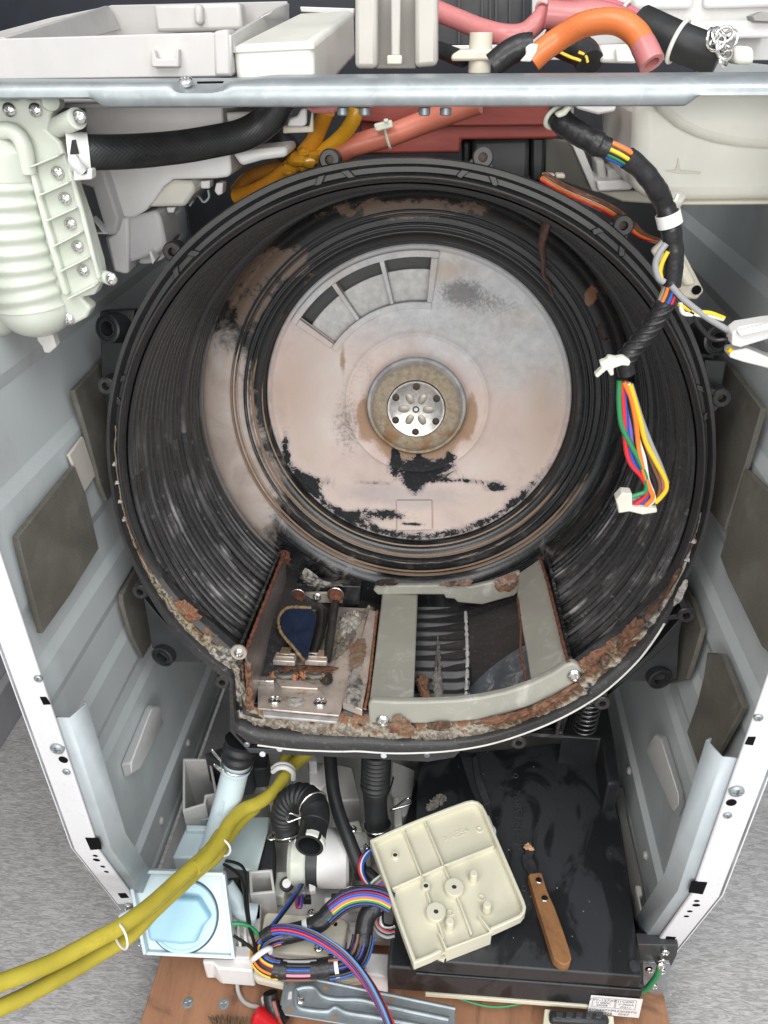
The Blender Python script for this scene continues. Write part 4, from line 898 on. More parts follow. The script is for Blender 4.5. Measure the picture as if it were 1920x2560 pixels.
box('tray_bottom', (aY(A(0, 300), .14).x-.03, .14, .957), (aY(A(995, 300), .14).x, .358, .960), TRAYG, dt)
slabY('clip', A, [(650, 215), (665, 218), (675, 255), (755, 252), (760, 212), (770, 212), (772, 290), (655, 290)], .129, .006, TRAYW, dt, bevel=.001)
# ---- translucent tank lid
tk = thing('softener_tank', 'cream translucent softener tank beside the white detergent tray', 'tank')
quad3('tank', A, [(1003, 196, .142), (1350, 178, .142), (1530, 45, .33), (1285, 58, .33)], (0, 0, -.034), TANKM, tk, bevel=.004, seg=3)
quad3('lid_rim', A, [(1010, 200, .141), (1353, 183, .141), (1360, 215, .141), (1012, 232, .141)], (0, .004, 0), TANKM, tk, bevel=.001)
slabY('clamp', A, [(1295, 28), (1530, 36), (1525, 75), (1420, 60), (1300, 52)], .345, .01, WHITE2, tk)
slabY('block', A, [(1370, 270), (1385, 245), (1410, 245), (1415, 275)], .20, .01, WHITE, tk, bevel=.0005)
# ---- vertical cloudy bracket in the middle
vb = thing('centre_bracket', 'cloudy grey plastic bracket standing behind the beam centre', 'bracket')
FROST = mat('frosted_grey_plastic', (.46, .44, .40), .4, var=.12, vs=20, sss=.15)
w0 = lambda x, y: (x, y)
slabY('side_rail', w0, [(887, -40), (943, -40), (943, 172), (887, 172)], .155, .018, FROST, vb, bevel=.003)
slabY('side_rail', w0, [(1037, -40), (1095, -40), (1094, 165), (1037, 170)], .155, .018, FROST, vb, bevel=.003)
slabY('web', w0, [(940, -40), (1040, -40), (1040, 172), (940, 172)], .172, .004, mat('frosted_dark_plastic', (.24, .225, .20), .45, var=.15, vs=20), vb)
slabY('strap', w0, [(977, -40), (1002, -40), (1000, 140), (978, 140)], .158, .005, FROST, vb, bevel=.001)
slabY('strap_foot', w0, [(967, 138), (1005, 138), (1005, 162), (967, 162)], .156, .008, mat('pale_foot', (.55, .53, .45), .4), vb, bevel=.001)
# ---- rear panels
bp_ = thing('black_ribbed_panel', 'black ribbed panel seen behind the pink hose at top', 'panel')
slabY('panel', B, [(225, -40), (632, -40), (628, 195), (230, 195)], .62, .01, BLACK, bp_)
for x in (320, 420, 455, 480, 540, 600): slabY('rib', B, [(x, -40), (x+8, -40), (x+8, 192), (x, 192)], .614, .006, BLACKG, bp_, bevel=0)
slabY('trim', B, [(225, 197), (500, 193), (500, 232), (225, 232)], .60, .01, WHITE, bp_)
wp = thing('white_rear_panel', 'white panelled plastic back plate at the top right corner', 'panel')
slabY('panel', B, [(640, -40), (1700, -40), (1700, 260), (640, 260)], .56, .01, WHITE2, wp)
for q in ([(1060, -40), (1345, -40), (1330, 38), (1080, 40)], [(1390, -40), (1700, -40), (1700, 30), (1380, 38)]): slabY('recess_frame', B, q, .553, .008, WHITE, wp, bevel=.004)
slabY('ledge', B, [(1080, 95), (1640, 88), (1700, 95), (1700, 165), (1100, 170)], .52, .035, WHITE, wp, bevel=.003)
slabY('grey_block', B, [(1590, 70), (1640, 50), (1700, 55), (1700, 95), (1600, 92)], .51, .02, mat('mid_grey', (.3, .29, .28), .5), wp)
slabY('socket', B, [(1520, 200), (1600, 200), (1605, 280), (1515, 280)], .30, .03, TANKM, wp, bevel=.004)
slabY('clear_block', B, [(930, 195), (1090, 190), (1100, 275), (930, 272)], .24, .04, TANKM, wp, bevel=.003)
slabY('clear_window', B, [(1000, 205), (1075, 203), (1085, 268), (1005, 268)], .236, .003, WHITE, wp, bevel=.001)
# ---- pink, orange and black hoses at the top
h1 = thing('pink_hose', 'pink rubber hose running left across the black ribbed panel', 'hose')
tubeY('hose', B, [(225, 45, .30), (320, 85, .29), (420, 125, .28), (520, 150, .27), (600, 145, .27), (655, 105, .27), (690, 65, .275), (720, 45, .28)], .0073, PINK, h1, n=70)
ring('tie', aY(B(697, 55), .275), aY(B(720, 45), .28)-aY(B(655, 105), .27), .0082, .0014, mat('pink_tie', (.70, .45, .42), .4), h1)
h2 = thing('pink_hose', 'fat pink hose passing behind the orange hose', 'hose')
tubeY('hose', B, [(700, 62, .262), (800, 70, .262), (900, 62, .265), (1000, 85, .265), (1070, 120, .262), (1110, 160, .255)], .0095, PINK, h2, n=60)
h3 = thing('pink_hose', 'thin pink hose entering from the top edge above the orange hose', 'hose')
tubeY('hose', B, [(740, -30, .30), (860, 5, .30), (960, 38, .295), (1060, 75, .285), (1130, 125, .28), (1190, 190, .275)], .0072, mat('deep_pink_hose', (.62, .16, .20), .3, sss=.2), h3, n=60)
ring('tie', aY(B(1040, 62), .285), aY(B(1060, 75), .285)-aY(B(960, 38), .295), .0085, .0013, TIE, h3)
h4 = thing('orange_hose', 'bright orange hose arching over the beam with a pink open end', 'hose')
op = Path([aY(B(x, y), Y) for x, y, Y in ((640, 262, .19), (690, 215, .19), (760, 165, .19), (850, 112, .185), (940, 92, .18), (1020, 98, .175), (1085, 140, .17), (1125, 205, .162), (1158, 275, .155))], 80)
tube('hose', op, .0078, ORNG, h4, n=80, s0=0, s1=.86); tube('hose_end', op, .0081, PINK, h4, n=20, s0=.855, s1=1, hollow=.6)
h5 = thing('black_hose', 'black rubber hose slanting down to the wire loops at top right', 'hose')
tubeY('hose', B, [(1110, 105, .25), (1180, 138, .24), (1270, 180, .23), (1360, 215, .225), (1450, 245, .22)], .0125, RUBBER, h5, n=40)
ring('tie', aY(B(1270, 180), .23), aY(B(1360, 215), .225)-aY(B(1180, 138), .24), .0132, .0016, TANKM, h5)
ch = thing('wire_loops', 'bunch of shiny steel wire loops at the end of the black hose', 'wire loops')
for k, (x, y, rx, t) in enumerate(((1410, 165, .0055, .2), (1445, 160, .006, 1.0), (1470, 150, .0055, 1.9), (1490, 175, .006, 2.6), (1455, 200, .006, .6), (1470, 225, .0055, 1.4), (1440, 185, .005, 2.2), (1465, 260, .004, .8))):
    ring('wire_loop', aY(B(x, y), .20), (math.cos(t), -.7, math.sin(t)*.6), rx, .0011, STEEL, ch, 28)
cn = thing('cream_connector', 'cream plastic connector block with a round post behind the beam', 'connector')
lathe('post', [(.0085, -.02), (.0085, .006), (.007, .006), (.007, -.004)], aY(B(418, 180), .25), (0, 0, 1), CREAM, cn, 24)
slabY('base', B, [(290, 240), (330, 215), (500, 212), (515, 262), (290, 265)], .24, .03, CREAM, cn, bevel=.002)
slabY('arm', B, [(495, 185), (560, 180), (575, 215), (500, 220)], .25, .02, CREAM, cn, bevel=.002)
hb = thing('taped_harness', 'black taped cable bundle with a cream tie behind the beam', 'cable')
tubeY('cable', B, [(470, 285, .20), (530, 235, .20), (590, 205, .20), (640, 200, .20)], .0085, TAPE, hb, n=30)
tubeY('cable', B, [(720, 165, .27), (790, 195, .26), (860, 225, .25), (890, 275, .24)], .0105, TAPE, hb, n=30)
tubeY('wire', B, [(740, 215, .235), (800, 245, .235), (850, 262, .235)], .0012, WR['yellow'], hb, n=20, k=6); tubeY('wire', B, [(840, 225, .235), (870, 240, .235), (880, 270, .235)], .0012, WR['yellow'], hb, n=20, k=6)
slabY('tie', B, [(612, 205), (635, 188), (668, 190), (660, 225), (635, 268), (588, 265), (615, 235)], .182, .006, TIE, hb, bevel=.001)
tubeY('drain_hose', B, [(240, 215, .30), (300, 240, .28), (340, 255, .26)], .006, RUBBER, hb, n=20)

# ---- condenser duct at the left, hanging below the beam
du = thing('condenser_duct', 'milky ribbed plastic duct with screws hanging at upper left', 'duct')
DY = .105
slabY('back_plate', C, [(-120, 110), (100, 125), (150, 100), (190, 130), (330, 98), (375, 140), (370, 190), (320, 225), (330, 270), (300, 320), (390, 400), (430, 500), (470, 640), (510, 760), (560, 900), (575, 960), (640, 1180), (660, 1290), (610, 1395), (520, 1410), (590, 1475), (560, 1540), (470, 1590), (370, 1588), (100, 1400), (-120, 1400)], DY, .012, MILK, du, bevel=.003, seg=3)
slabY('rib_wall', C, [(180, 590), (215, 590), (260, 760), (350, 1080), (440, 1400), (400, 1400), (300, 1050)], DY-.006, .008, MILK, du, bevel=.002)
slabY('edge_wall', C, [(430, 500), (470, 620), (540, 860), (600, 1100), (650, 1290), (625, 1300), (570, 1100), (510, 870), (440, 640)], DY-.004, .006, MILK, du, bevel=.0015)
dpth = Path([aY(C(x, y), DY+.006) for x, y in ((-40, 330), (0, 520), (45, 760), (100, 1000), (165, 1260), (225, 1440), (280, 1640))], 60)
def drad(s):
    base = .0262*min(1, .55+6*s)*(1 if s < .86 else max(.12, math.sqrt(max(0, 1-((s-.86)/.15)**2))))
    return base*(1 + (.045*math.cos(2*math.pi*s*13.0) if .2 < s < .84 else 0))
tube('ribbed_tube', dpth, drad, MILK, du, n=220, k=30, sm=80)
tubeY('lobe', C, [(-60, 1380, DY+.006), (-30, 1520, DY+.006), (30, 1650, DY+.006)], lambda s: .0150*math.sqrt(max(.02, 1-max(0, (s-.5)/.52)**2)), MILK, du, n=40, k=20)
tubeY('tube_arch', C, [(-30, 330, DY-.006), (80, 335, DY-.006), (150, 420, DY-.006), (185, 600, DY-.004)], .0052, MILK, du, n=40, k=14)
for a, b in (((190, 560), (375, 485)), ((245, 745), (440, 660)), ((295, 910), (485, 825)), ((335, 1078), (515, 985)), ((385, 1238), (565, 1148)), ((425, 1420), (612, 1325))):
    slabY('fin', C, [a, b, (b[0]+2, b[1]+12), (a[0]+2, a[1]+12)], DY-.009, .010, MILK, du, bevel=.0006)
tubeY('screw_post', C, [(335, 325, .12), (420, 285, .10), (500, 248, .088)], .0062, MILK, du, n=16, k=18); tubeY('screw_post', C, [(620, 1250, .12), (680, 1275, .11), (715, 1288, .104)], .0046, MILK, du, n=16, k=18)
tubeY('screw_post', C, [(300, 150, .115), (330, 140, .10)], .0052, MILK, du, n=10, k=18)
for x, y, Y in ((62, 193, DY-.0005), (232, 195, DY-.0005), (514, 240, .0865), (375, 603, DY-.0005), (423, 770, DY-.0005), (457, 932, DY-.0005), (503, 1080, DY-.0005), (540, 1235, DY-.0005), (722, 1290, .1025), (445, 1550, DY-.0005)):
    screw(aY(C(x, y), Y), (.1, -1, .1), .0042, du)
tb = slabY('stamped_tab', C, [(215, 1560), (320, 1560), (340, 1650), (365, 1730), (320, 1772), (285, 1770), (270, 1725), (240, 1690)], .108, .008, WHITE2, du, bevel=.001)
# ---- white dispenser housing
dh = thing('dispenser_housing', 'white moulded dispenser housing below the left end of the beam', 'housing')
HY = .215
slabY('front_face', C, [(540, 150), (1440, 150), (1445, 300), (1485, 420), (1500, 600), (1480, 630), (1400, 640), (1120, 645), (1060, 690), (1000, 780), (940, 850), (870, 890), (790, 893), (750, 905), (700, 700), (620, 520), (560, 400)], HY, .05, WHITE, dh, bevel=.006, seg=3)
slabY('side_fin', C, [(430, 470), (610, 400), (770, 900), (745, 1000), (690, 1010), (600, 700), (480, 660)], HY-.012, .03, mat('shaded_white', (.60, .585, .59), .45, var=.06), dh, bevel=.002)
slabY('gusset', C, [(590, 890), (690, 1000), (620, 1000), (605, 985), (660, 985)], HY-.02, .01, WHITE, dh, bevel=.0006)
slabY('shelf', C, [(1460, 210), (1640, 205), (1665, 225), (1660, 285), (1480, 300)], HY-.004, .05, WHITE, dh, bevel=.002)
slabY('ledge', C, [(1500, 470), (1700, 445), (1860, 430), (1860, 500), (1700, 520), (1560, 560)], HY-.006, .04, WHITE, dh, bevel=.003)
slabY('lower_box', C, [(950, 825), (1060, 690), (1120, 648), (1250, 655), (1265, 720), (1195, 822)], HY+.004, .05, mat('cream_white', (.66, .64, .57), .42, var=.05), dh, bevel=.003)
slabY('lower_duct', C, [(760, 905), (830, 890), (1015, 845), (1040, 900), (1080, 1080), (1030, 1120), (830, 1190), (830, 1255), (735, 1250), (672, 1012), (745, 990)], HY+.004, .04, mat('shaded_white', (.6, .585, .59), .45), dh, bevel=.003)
slabY('edge_rib', C, [(745, 900), (830, 890), (832, 1255), (800, 1258), (740, 1240), (690, 1020), (745, 990)], HY-.002, .02, WHITE, dh, bevel=.002)
lathe('duct_mouth', [(.012, -.03), (.018, -.01), (.0215, .0), (.0205, .003), (.018, .001)], aY(C(955, 1060), HY+.03), (.35, -.6, -.45), WHITE, dh, 36)
slabY('fin', C, [(960, 1110), (975, 1108), (1005, 1170), (985, 1200)], HY-.004, .015, WHITE, dh, bevel=.001)
for p in ([(1295, 655), (1360, 652), (1358, 705), (1300, 705)], [(1400, 668), (1445, 665), (1440, 740), (1410, 750), (1388, 720)], [(1075, 825), (1135, 825), (1125, 862), (1085, 862)]): slabY('spout', C, p, HY+.02, .012, WHITE, dh, bevel=.001)
tubeY('spring_clip', C, [(1230, 815, .25), (1280, 750, .25), (1320, 790, .25), (1355, 760, .25), (1350, 710, .25)], .0014, GALVD, dh, n=30, k=6)
# ---- black hose from the duct
bh = thing('black_hose', 'black braided rubber hose clamped to the milky duct at left', 'hose')
bhp = Path([aY(C(x, y), Y) for x, y, Y in ((440, 465, .098), (600, 470, .105), (800, 466, .12), (1000, 452, .14), (1200, 430, .16), (1400, 395, .175), (1560, 360, .185), (1680, 300, .19), (1770, 220, .19), (1820, 130, .19))], 90)
def braid():
    n = NT('braided_rubber'); o = n.obj(); x, y, z = n.sep(o)
    a = n.math('SINE', n.math('MULTIPLY', n.math('ADD', x, z), 2600)); b = n.math('SINE', n.math('MULTIPLY', n.math('SUBTRACT', x, z), 2600)); f = n.noise(o, 60, 4)
    n.set(Base_Color=n.ramp(f, [(.3, (.015, .016, .017)), (.8, (.035, .036, .036))]), Roughness=.42); n.bump(n.math('ADD', a, b), .12, .0004); return n.m
tube('hose', bhp, .0108, braid(), bh, n=110, k=24)
cp0, ct, cu_, cv_ = bhp.at(.035)
cl = lathe('hose_clip', [(.0110, -.006), (.0120, -.006), (.0120, .007), (.0110, .007)], cp0, ct, TIEW, bh, 30, cap=False)
slabY('clip_window', C, [(462, 390), (490, 385), (512, 480), (450, 484)], .0855, .001, RUBBER, bh, bevel=.0005)
slabY('clip_latch', C, [(472, 585), (505, 580), (510, 615), (560, 610), (562, 575), (592, 575), (595, 645), (475, 655)], .092, .008, TIEW, bh, bevel=.001)
tubeY('clip_tongue', C, [(470, 500, .0875), (490, 540, .087), (530, 590, .09)], .0034, TIEW, bh, n=14, k=10)
# ---- things between the beam and the tub
jn = thing('hose_junction', 'white hose junction plate under the beam beside the amber tubes', 'junction')
slabY('plate', E_, [(380, 62), (405, 62), (405, 140), (390, 152), (310, 150), (320, 110), (360, 100)], .20, .006, WHITE, jn, bevel=.004)
slabY('plate', E_, [(290, 150), (420, 150), (435, 60), (440, 180), (290, 185)], .21, .006, CREAM, jn, bevel=.001)
tubeY('socket', E_, [(180, 240, .26), (260, 225, .26), (310, 250, .255), (318, 300, .25)], .010, BLACK, jn, n=24)
slabY('pink_cap', E_, [(395, 58), (555, 60), (545, 88), (440, 86)], .16, .02, PINK, jn, bevel=.002)
am = thing('amber_tubes', 'amber rubber tubes with glossy gel meeting above the tub', 'tubes')
tubeY('tube', E_, [(510, 70, .235), (480, 140, .24), (440, 225, .245), (390, 285, .25), (330, 345, .255), (250, 415, .26), (150, 470, .27), (60, 495, .28)], .0064, AMBER, am, n=70)
tubeY('tube', E_, [(652, 60, .235), (640, 115, .235), (590, 190, .24), (520, 250, .245), (440, 300, .25), (370, 350, .255), (280, 410, .262), (200, 440, .27)], .0058, mat('honey_hose', (.60, .30, .02), .2, var=.15, sss=.2), am, n=70)
tubeY('tube', E_, [(330, 350, .27), (230, 365, .275), (130, 400, .28), (60, 470, .285)], .006, mat('dark_amber_hose', (.22, .09, .015), .3, var=.3), am, n=40)
lump('gel', [(aY(E_(370, 310), .245), .0098), (aY(E_(420, 320), .245), .009), (aY(E_(330, 360), .25), .0085), (aY(E_(450, 290), .243), .007), (aY(E_(400, 275), .243), .006)], mat('amber_gel', (.50, .24, .02), .12, var=.15, sss=.3), am, .25, 5)
cw = thing('terracotta_block', 'terracotta red painted block between beam and tub', 'block')
slabY('block', E_, [(665, 30), (1600, 30), (1625, 90), (1660, 190), (1640, 212), (1172, 216), (1166, 282), (990, 284), (690, 290), (672, 200)], .29, .09, TERRA, cw, bevel=.004, seg=3)
slabY('raised_lip', E_, [(660, 20), (1600, 20), (1615, 88), (1590, 150), (1000, 155), (668, 130)], .286, .004, TERRA, cw, bevel=.002)
cr = thing('coral_hose', 'coral red hose crossing the terracotta block with a nylon tie', 'hose')
crp = Path([aY(E_(x, y), Y) for x, y, Y in ((555, 300, .245), (620, 255, .245), (720, 222, .245), (830, 190, .245), (980, 133, .245), (1120, 80, .24), (1260, 30, .235))], 60)
tube('hose', crp, .0084, CORAL, cr, n=60); ring('tie', crp.at(.37)[0], crp.at(.37)[1], .0090, .0012, TIE, cr)
slabY('tie_head', E_, [(738, 140), (825, 120), (835, 155), (750, 178)], .228, .008, TIE, cr, bevel=.001); slabY('tie_tail', E_, [(787, 115), (808, 112), (812, 130), (790, 132)], .226, .004, TIE, cr, bevel=.0005)
db = thing('dark_motor_box', 'dark grey box behind the tub rim below the terracotta block', 'box')
slabY('box', E_, [(1225, 215), (1510, 205), (1505, 420), (1230, 420)], .30, .08, BLACKG, db, bevel=.004); slabY('post', E_, [(1515, 200), (1590, 200), (1580, 430), (1515, 430)], .31, .03, BLACK, db, bevel=.003); slabY('post', E_, [(1172, 220), (1222, 218), (1225, 380), (1175, 380)], .32, .03, BLACK, db, bevel=.003)

# ---- right: reservoir, bracket, harness
rv = thing('water_reservoir', 'cloudy translucent reservoir under the right end of the beam', 'reservoir')
RY = .165
slabY('body', D, [(800, 100), (1900, 60), (1900, 800), (1420, 800), (1110, 804), (930, 790), (800, 740), (775, 640), (770, 520), (790, 380)], RY, .14, TANKM, rv, bevel=.012, seg=4)
slabY('bulge', D, [(880, 60), (1900, 40), (1900, 440), (1660, 452), (1500, 440), (1340, 415), (1200, 370), (1080, 310), (960, 210)], RY-.010, .012, TANKM, rv, bevel=.006, seg=4)
slabY('base_seam', D, [(1060, 790), (1900, 780), (1900, 806), (1070, 812)], RY-.004, .02, CREAM, rv, bevel=.002)
slabY('mould_mark', D, [(985, 590), (1060, 582), (1080, 500), (1092, 585), (1225, 596), (1220, 612), (1070, 606)], RY-.0008, .001, CREAM, rv, bevel=.0003)
tubeY('nozzle', D, [(1010, 860, .15), (1060, 780, .14), (1075, 745, .138)], .0052, TANKM, rv, n=12)
rb_ = thing('white_pump_bracket', 'white plastic bracket between the harness and the reservoir', 'bracket')
slabY('post', D, [(600, 140), (770, 140), (775, 560), (620, 560)], .29, .02, WHITE2, rb_, bevel=.003)
slabY('arm', D, [(400, 160), (680, 150), (670, 205), (560, 225), (430, 190)], .20, .03, WHITE, rb_, bevel=.003)
slabY('slope', D, [(395, 430), (450, 420), (560, 690), (570, 730), (520, 720)], .25, .03, WHITE2, rb_, bevel=.001)
slabY('tray', D, [(550, 655), (785, 650), (790, 690), (770, 715), (560, 725)], .235, .05, WHITE, rb_, bevel=.002)
slabY('cell', D, [(625, 575), (775, 575), (775, 652), (625, 655)], .25, .03, WHITE2, rb_, bevel=.002); slabY('cell', D, [(545, 520), (600, 520), (620, 650), (560, 650)], .255, .03, WHITE2, rb_, bevel=.002)
slabY('plate', D, [(560, 725), (900, 715), (1110, 790), (1100, 815), (720, 790)], .26, .05, CREAM, rb_, bevel=.002)
slabY('grey_plate', D, [(215, 380), (400, 400), (560, 740), (215, 620)], .33, .01, mat('olive_grey_plate', (.17, .165, .14), .6), rb_, bevel=.001)
sk = thing('white_sensor_bracket', 'ivory sensor bracket behind the twisted harness at right', 'bracket')
slabY('plate', D, [(900, 1110), (975, 1040), (1050, 1050), (1105, 1100), (1248, 1370), (1200, 1428), (1110, 1418), (1020, 1290)], .175, .006, CREAM, sk, bevel=.002)
slabY('raised_box', D, [(1010, 1140), (1090, 1110), (1205, 1330), (1120, 1350)], .165, .012, CREAM, sk, bevel=.003)
lathe('eyelet', [(.0035, 0), (.0035, .001), (.0018, .001), (.0017, -.001), (0, -.001)], aY(D(1195, 1360), .1745), (0, -1, 0), VOID, sk, 14)
wb = thing('wire_bundle', 'brown, white and orange wires running behind the upper right rim', 'wires')
for k, (cn_, dx, dy) in enumerate((('brown', 0, 0), ('white', 8, 10), ('brown', 16, -8), ('orange', -14, 22), ('red', -18, 34), ('brown', 22, 4), ('white', -8, 40), ('orange', 4, 28), ('grey', 12, 16), ('red', 28, 30))):
    tubeY('wire', D, [(200+dx, 610+dy, .24), (330+dx, 690+dy, .235), (480+dx, 755+dy, .23), (640+dx, 830+dy, .225), (760+dx, 920+dy, .215), (850+dx*.6, 1000+dy*.6, .205), (960, 1040+dy*.4, .19)], .0013, WR[cn_], wb, n=50, k=6)
slabY('terminal', D, [(200, 610), (280, 612), (270, 650), (200, 645)], .25, .01, CREAM, wb, bevel=.001); slabY('terminal', D, [(285, 610), (345, 610), (345, 640), (285, 640)], .26, .01, CREAM, wb, bevel=.001)
hr = thing('twisted_harness', 'black taped wire harness hanging in front of the tub at right', 'wire harness')
HP = Path([aY(D(x, y), Y) for x, y, Y in ((290, 215, .105), (330, 275, .10), (440, 350, .095), (560, 420, .09), (700, 480, .09), (820, 560, .092), (920, 680, .095), (985, 800, .10), (1015, 890, .10), (1035, 1000, .10), (1050, 1120, .10), (1045, 1240, .10), (1030, 1340, .10), (990, 1450, .10), (920, 1570, .10), (830, 1690, .10), (755, 1780, .10), (730, 1830, .10), (745, 1905, .10))], 150)
def hrad(s): return .0062 + .0012*fbm((s*22, 0, 2), 3) + (.0008 if s < .16 else 0)
hw = ['orange', 'yellow', 'green', 'blue', 'purple', 'red', 'grey', 'pink']
tube('tape', HP, hrad, TAPE, hr, n=70, k=16, s0=0, s1=.185); tube('tape', HP, hrad, TAPE, hr, n=90, k=16, s0=.245, s1=.685); tube('tape', HP, hrad, TAPE, hr, n=60, k=16, s0=.735, s1=1)
wires(hr, HP, .0048, hw, .17, .26, .0013, 20, 2.0); wires(hr, HP, .0048, ['red', 'blue', 'orange', 'grey', 'yellow', 'white', 'pink', 'lblue'], .67, .75, .0013, 20, 2.5)
tube('tape', HP, .0044, TAPE, hr, n=10, k=12, s0=.18, s1=.25); tube('tape', HP, .0040, TAPE, hr, n=10, k=12, s0=.68, s1=.74)
for k in range(5):      # twist ridges of the lower tape
    pts = [];
    for i in range(30):
        s = .74 + .22*i/29; p, t, u, v = HP.at(s); a = k*1.256 + 9*(s-.74)/.22
        pts.append(p + u*(.0058*math.cos(a)) + v*(.0058*math.sin(a)))
    tube('tape_fold', pts, .0013, TAPE, hr, n=50, k=6)
p, t, u, v = HP.at(.012); ring('tie', p, t, .0082, .0015, TIE, hr); p, t, u, v = HP.at(.485); lathe('tie', [(.0070, -.004), (.0078, -.004), (.0078, .004), (.0070, .004)], p, t, TIEW, hr, 26, cap=False)
slabY('tie_head', D, [(275, 215), (330, 190), (360, 150), (395, 145), (390, 180), (350, 230), (300, 250)], .088, .008, TIE, hr, bevel=.002)
slabY('tie_tail', D, [(1045, 790), (1075, 735), (1090, 745), (1065, 800)], .09, .004, TIE, hr, bevel=.001)
slabY('tie_head', J, [(240, 110), (290, 60), (275, 20), (320, 5), (340, -20), (390, -10), (440, -20), (490, 10), (480, 45), (430, 40), (370, 60), (375, 105), (350, 115), (325, 70), (260, 128)], .088, .007, TIE, hr, bevel=.001)
for cn_, pts in (('grey', [(1000, 1060), (950, 1130), (930, 1200), (950, 1280), (985, 1310)]), ('yellow', [(1010, 1110), (975, 1180), (960, 1240), (970, 1300)]), ('grey', [(1030, 1330), (1110, 1420), (1250, 1530), (1380, 1610), (1470, 1660)]), ('yellow', [(1080, 1450), (1180, 1500), (1280, 1510), (1375, 1545)]), ('white', [(1090, 1440), (1110, 1510), (1190, 1520), (1290, 1530), (1370, 1550)]), ('black', [(1060, 1380), (1150, 1480), (1220, 1600), (1300, 1680), (1400, 1680)])):
    tubeY('wire', D, [(x, y, .095) for x, y in pts], .0022 if cn_ == 'grey' else .0016, WR[cn_], hr, n=40, k=8)
# loose ends into the white plug
cols = ['green', 'red', 'blue', 'purple', 'orange', 'white', 'brown', 'pink', 'yellow', 'grey', 'black']
ends = dict(green=[(410, 140), (408, 300), (425, 450), (480, 570), (540, 680), (590, 800), (595, 900), (540, 930), (490, 945)], red=[(425, 150), (440, 350), (455, 600), (490, 720), (560, 800), (605, 890), (580, 950), (510, 1005)], blue=[(440, 150), (450, 300), (465, 500), (500, 680), (560, 790), (610, 890), (600, 950), (550, 1010)],
            purple=[(455, 150), (480, 330), (495, 560), (530, 700), (590, 800), (625, 900), (600, 960), (560, 1010)], orange=[(440, 150), (490, 260), (525, 430), (545, 620), (575, 760), (615, 880), (640, 950), (590, 1010)], white=[(470, 160), (510, 350), (540, 550), (580, 680), (605, 830), (640, 920), (645, 970), (600, 1010)],
            brown=[(480, 160), (540, 330), (575, 520), (640, 720), (690, 850), (680, 940), (650, 980), (600, 1012)], pink=[(480, 170), (550, 400), (600, 600), (670, 760), (710, 860), (690, 930), (655, 985)], yellow=[(485, 170), (550, 400), (590, 560), (660, 700), (725, 820), (735, 890), (700, 945), (660, 985)], grey=[(490, 170), (560, 400), (620, 560), (690, 720), (740, 850)], black=[(470, 160), (500, 400), (560, 600), (620, 760), (660, 860), (650, 950)])
for k, c_ in enumerate(cols): tubeY('wire', J, [(x, y, .100 + .0012*(k % 4)) for x, y in ends[c_]], .0019, WR[c_], hr, n=60, k=8)
pg = slabY('plug', J, [(385, 970), (430, 920), (500, 925), (500, 1020), (672, 1030), (672, 1056), (570, 1072), (480, 1050), (405, 1062), (400, 1020)], .096, .010, mat('plug_nylon', (.62, .60, .52), .4), hr, bevel=.001)
slabY('plug_face', J, [(495, 935), (655, 985), (672, 1032), (500, 1020)], .106, .004, mat('plug_nylon', (.72, .7, .62), .4), hr, bevel=.001)
wc = thing('white_plug', 'white connector plug hanging at the right frame edge, upper of two', 'connector')
slabY('housing', D, [(1428, 1640), (1480, 1600), (1660, 1570), (1760, 1560), (1760, 1690), (1660, 1680), (1480, 1735), (1425, 1720)], .085, .014, WHITE, wc, bevel=.001); slabY('latch', D, [(1460, 1630), (1660, 1580), (1760, 1570), (1760, 1600), (1480, 1665)], .081, .004, WHITE, wc, bevel=.0008)
wc2 = thing('white_plug', 'white connector plug at the right frame edge, lower of two', 'connector')
slabY('housing', D, [(1415, 1760), (1520, 1740), (1660, 1800), (1760, 1830), (1760, 1900), (1620, 1860), (1500, 1830), (1410, 1800)], .088, .014, WHITE, wc2, bevel=.001); tubeY('wire', D, [(1400, 1745, .09), (1430, 1765, .09), (1450, 1790, .09)], .002, WR['yellow'], wc2, n=12, k=7)

# ================================================================ LOWER PARTS
# ---- base frame
bf = thing('base_frame', 'off-white moulded base frame at the bottom of the cabinet', 'base')
box('pan', (-.286, .045, .128), (.290, .46, .138), WHITE2, bf, .002)
def blk(pts, z, w=L, m=WHITE2, bot=.138, nm='moulded_block', bevel=.002): return slabZ(nm, w, pts, z, z-bot, m, bf, bevel=bevel)
def walls(name, pts, z, h, th, m, par, w=L, close=True):
    P = [aZ(w(*p), z) for p in pts]; n = len(P); top = []
    for i in range(n):
        a = P[i-1] if (i > 0 or close) else None; c = P[(i+1) % n] if (i < n-1 or close) else None; b = P[i]
        d1 = (b-a).normalized() if a is not None else None; d2 = (c-b).normalized() if c is not None else None
        d1 = d1 or d2; d2 = d2 or d1; nv = Vector((-(d1.y+d2.y), d1.x+d2.x, 0)).normalized(); n1 = Vector((-d1.y, d1.x, 0)); k = th/2/max(.35, nv.dot(n1))
        top.append((b - nv*k, b + nv*k))
    vs = []; dn = Vector((0, 0, -h))
    for l_, r_ in top: vs += [l_, r_, r_+dn, l_+dn]
    fs = []
    for i in range(n if close else n-1):
        j = (i+1) % n
        for k in range(4): fs.append([i*4+k, i*4+(k+1) % 4, j*4+(k+1) % 4, j*4+k])
    if not close: fs += [[0, 1, 2, 3], [(n-1)*4+k for k in (3, 2, 1, 0)]]
    return mesh(name, vs, fs, m, par, 35, th*.28)
walls('moulded_wall', [(-60, 172), (130, 172), (178, 425), (100, 440), (92, 500), (-60, 545)], .235, .09, .003, WHITE2, bf)
walls('moulded_wall', [(178, 430), (165, 470), (240, 560), (190, 600), (40, 620)], .21, .06, .003, mat('pale_teal_plastic', (.48, .56, .53), .45), bf, close=False)
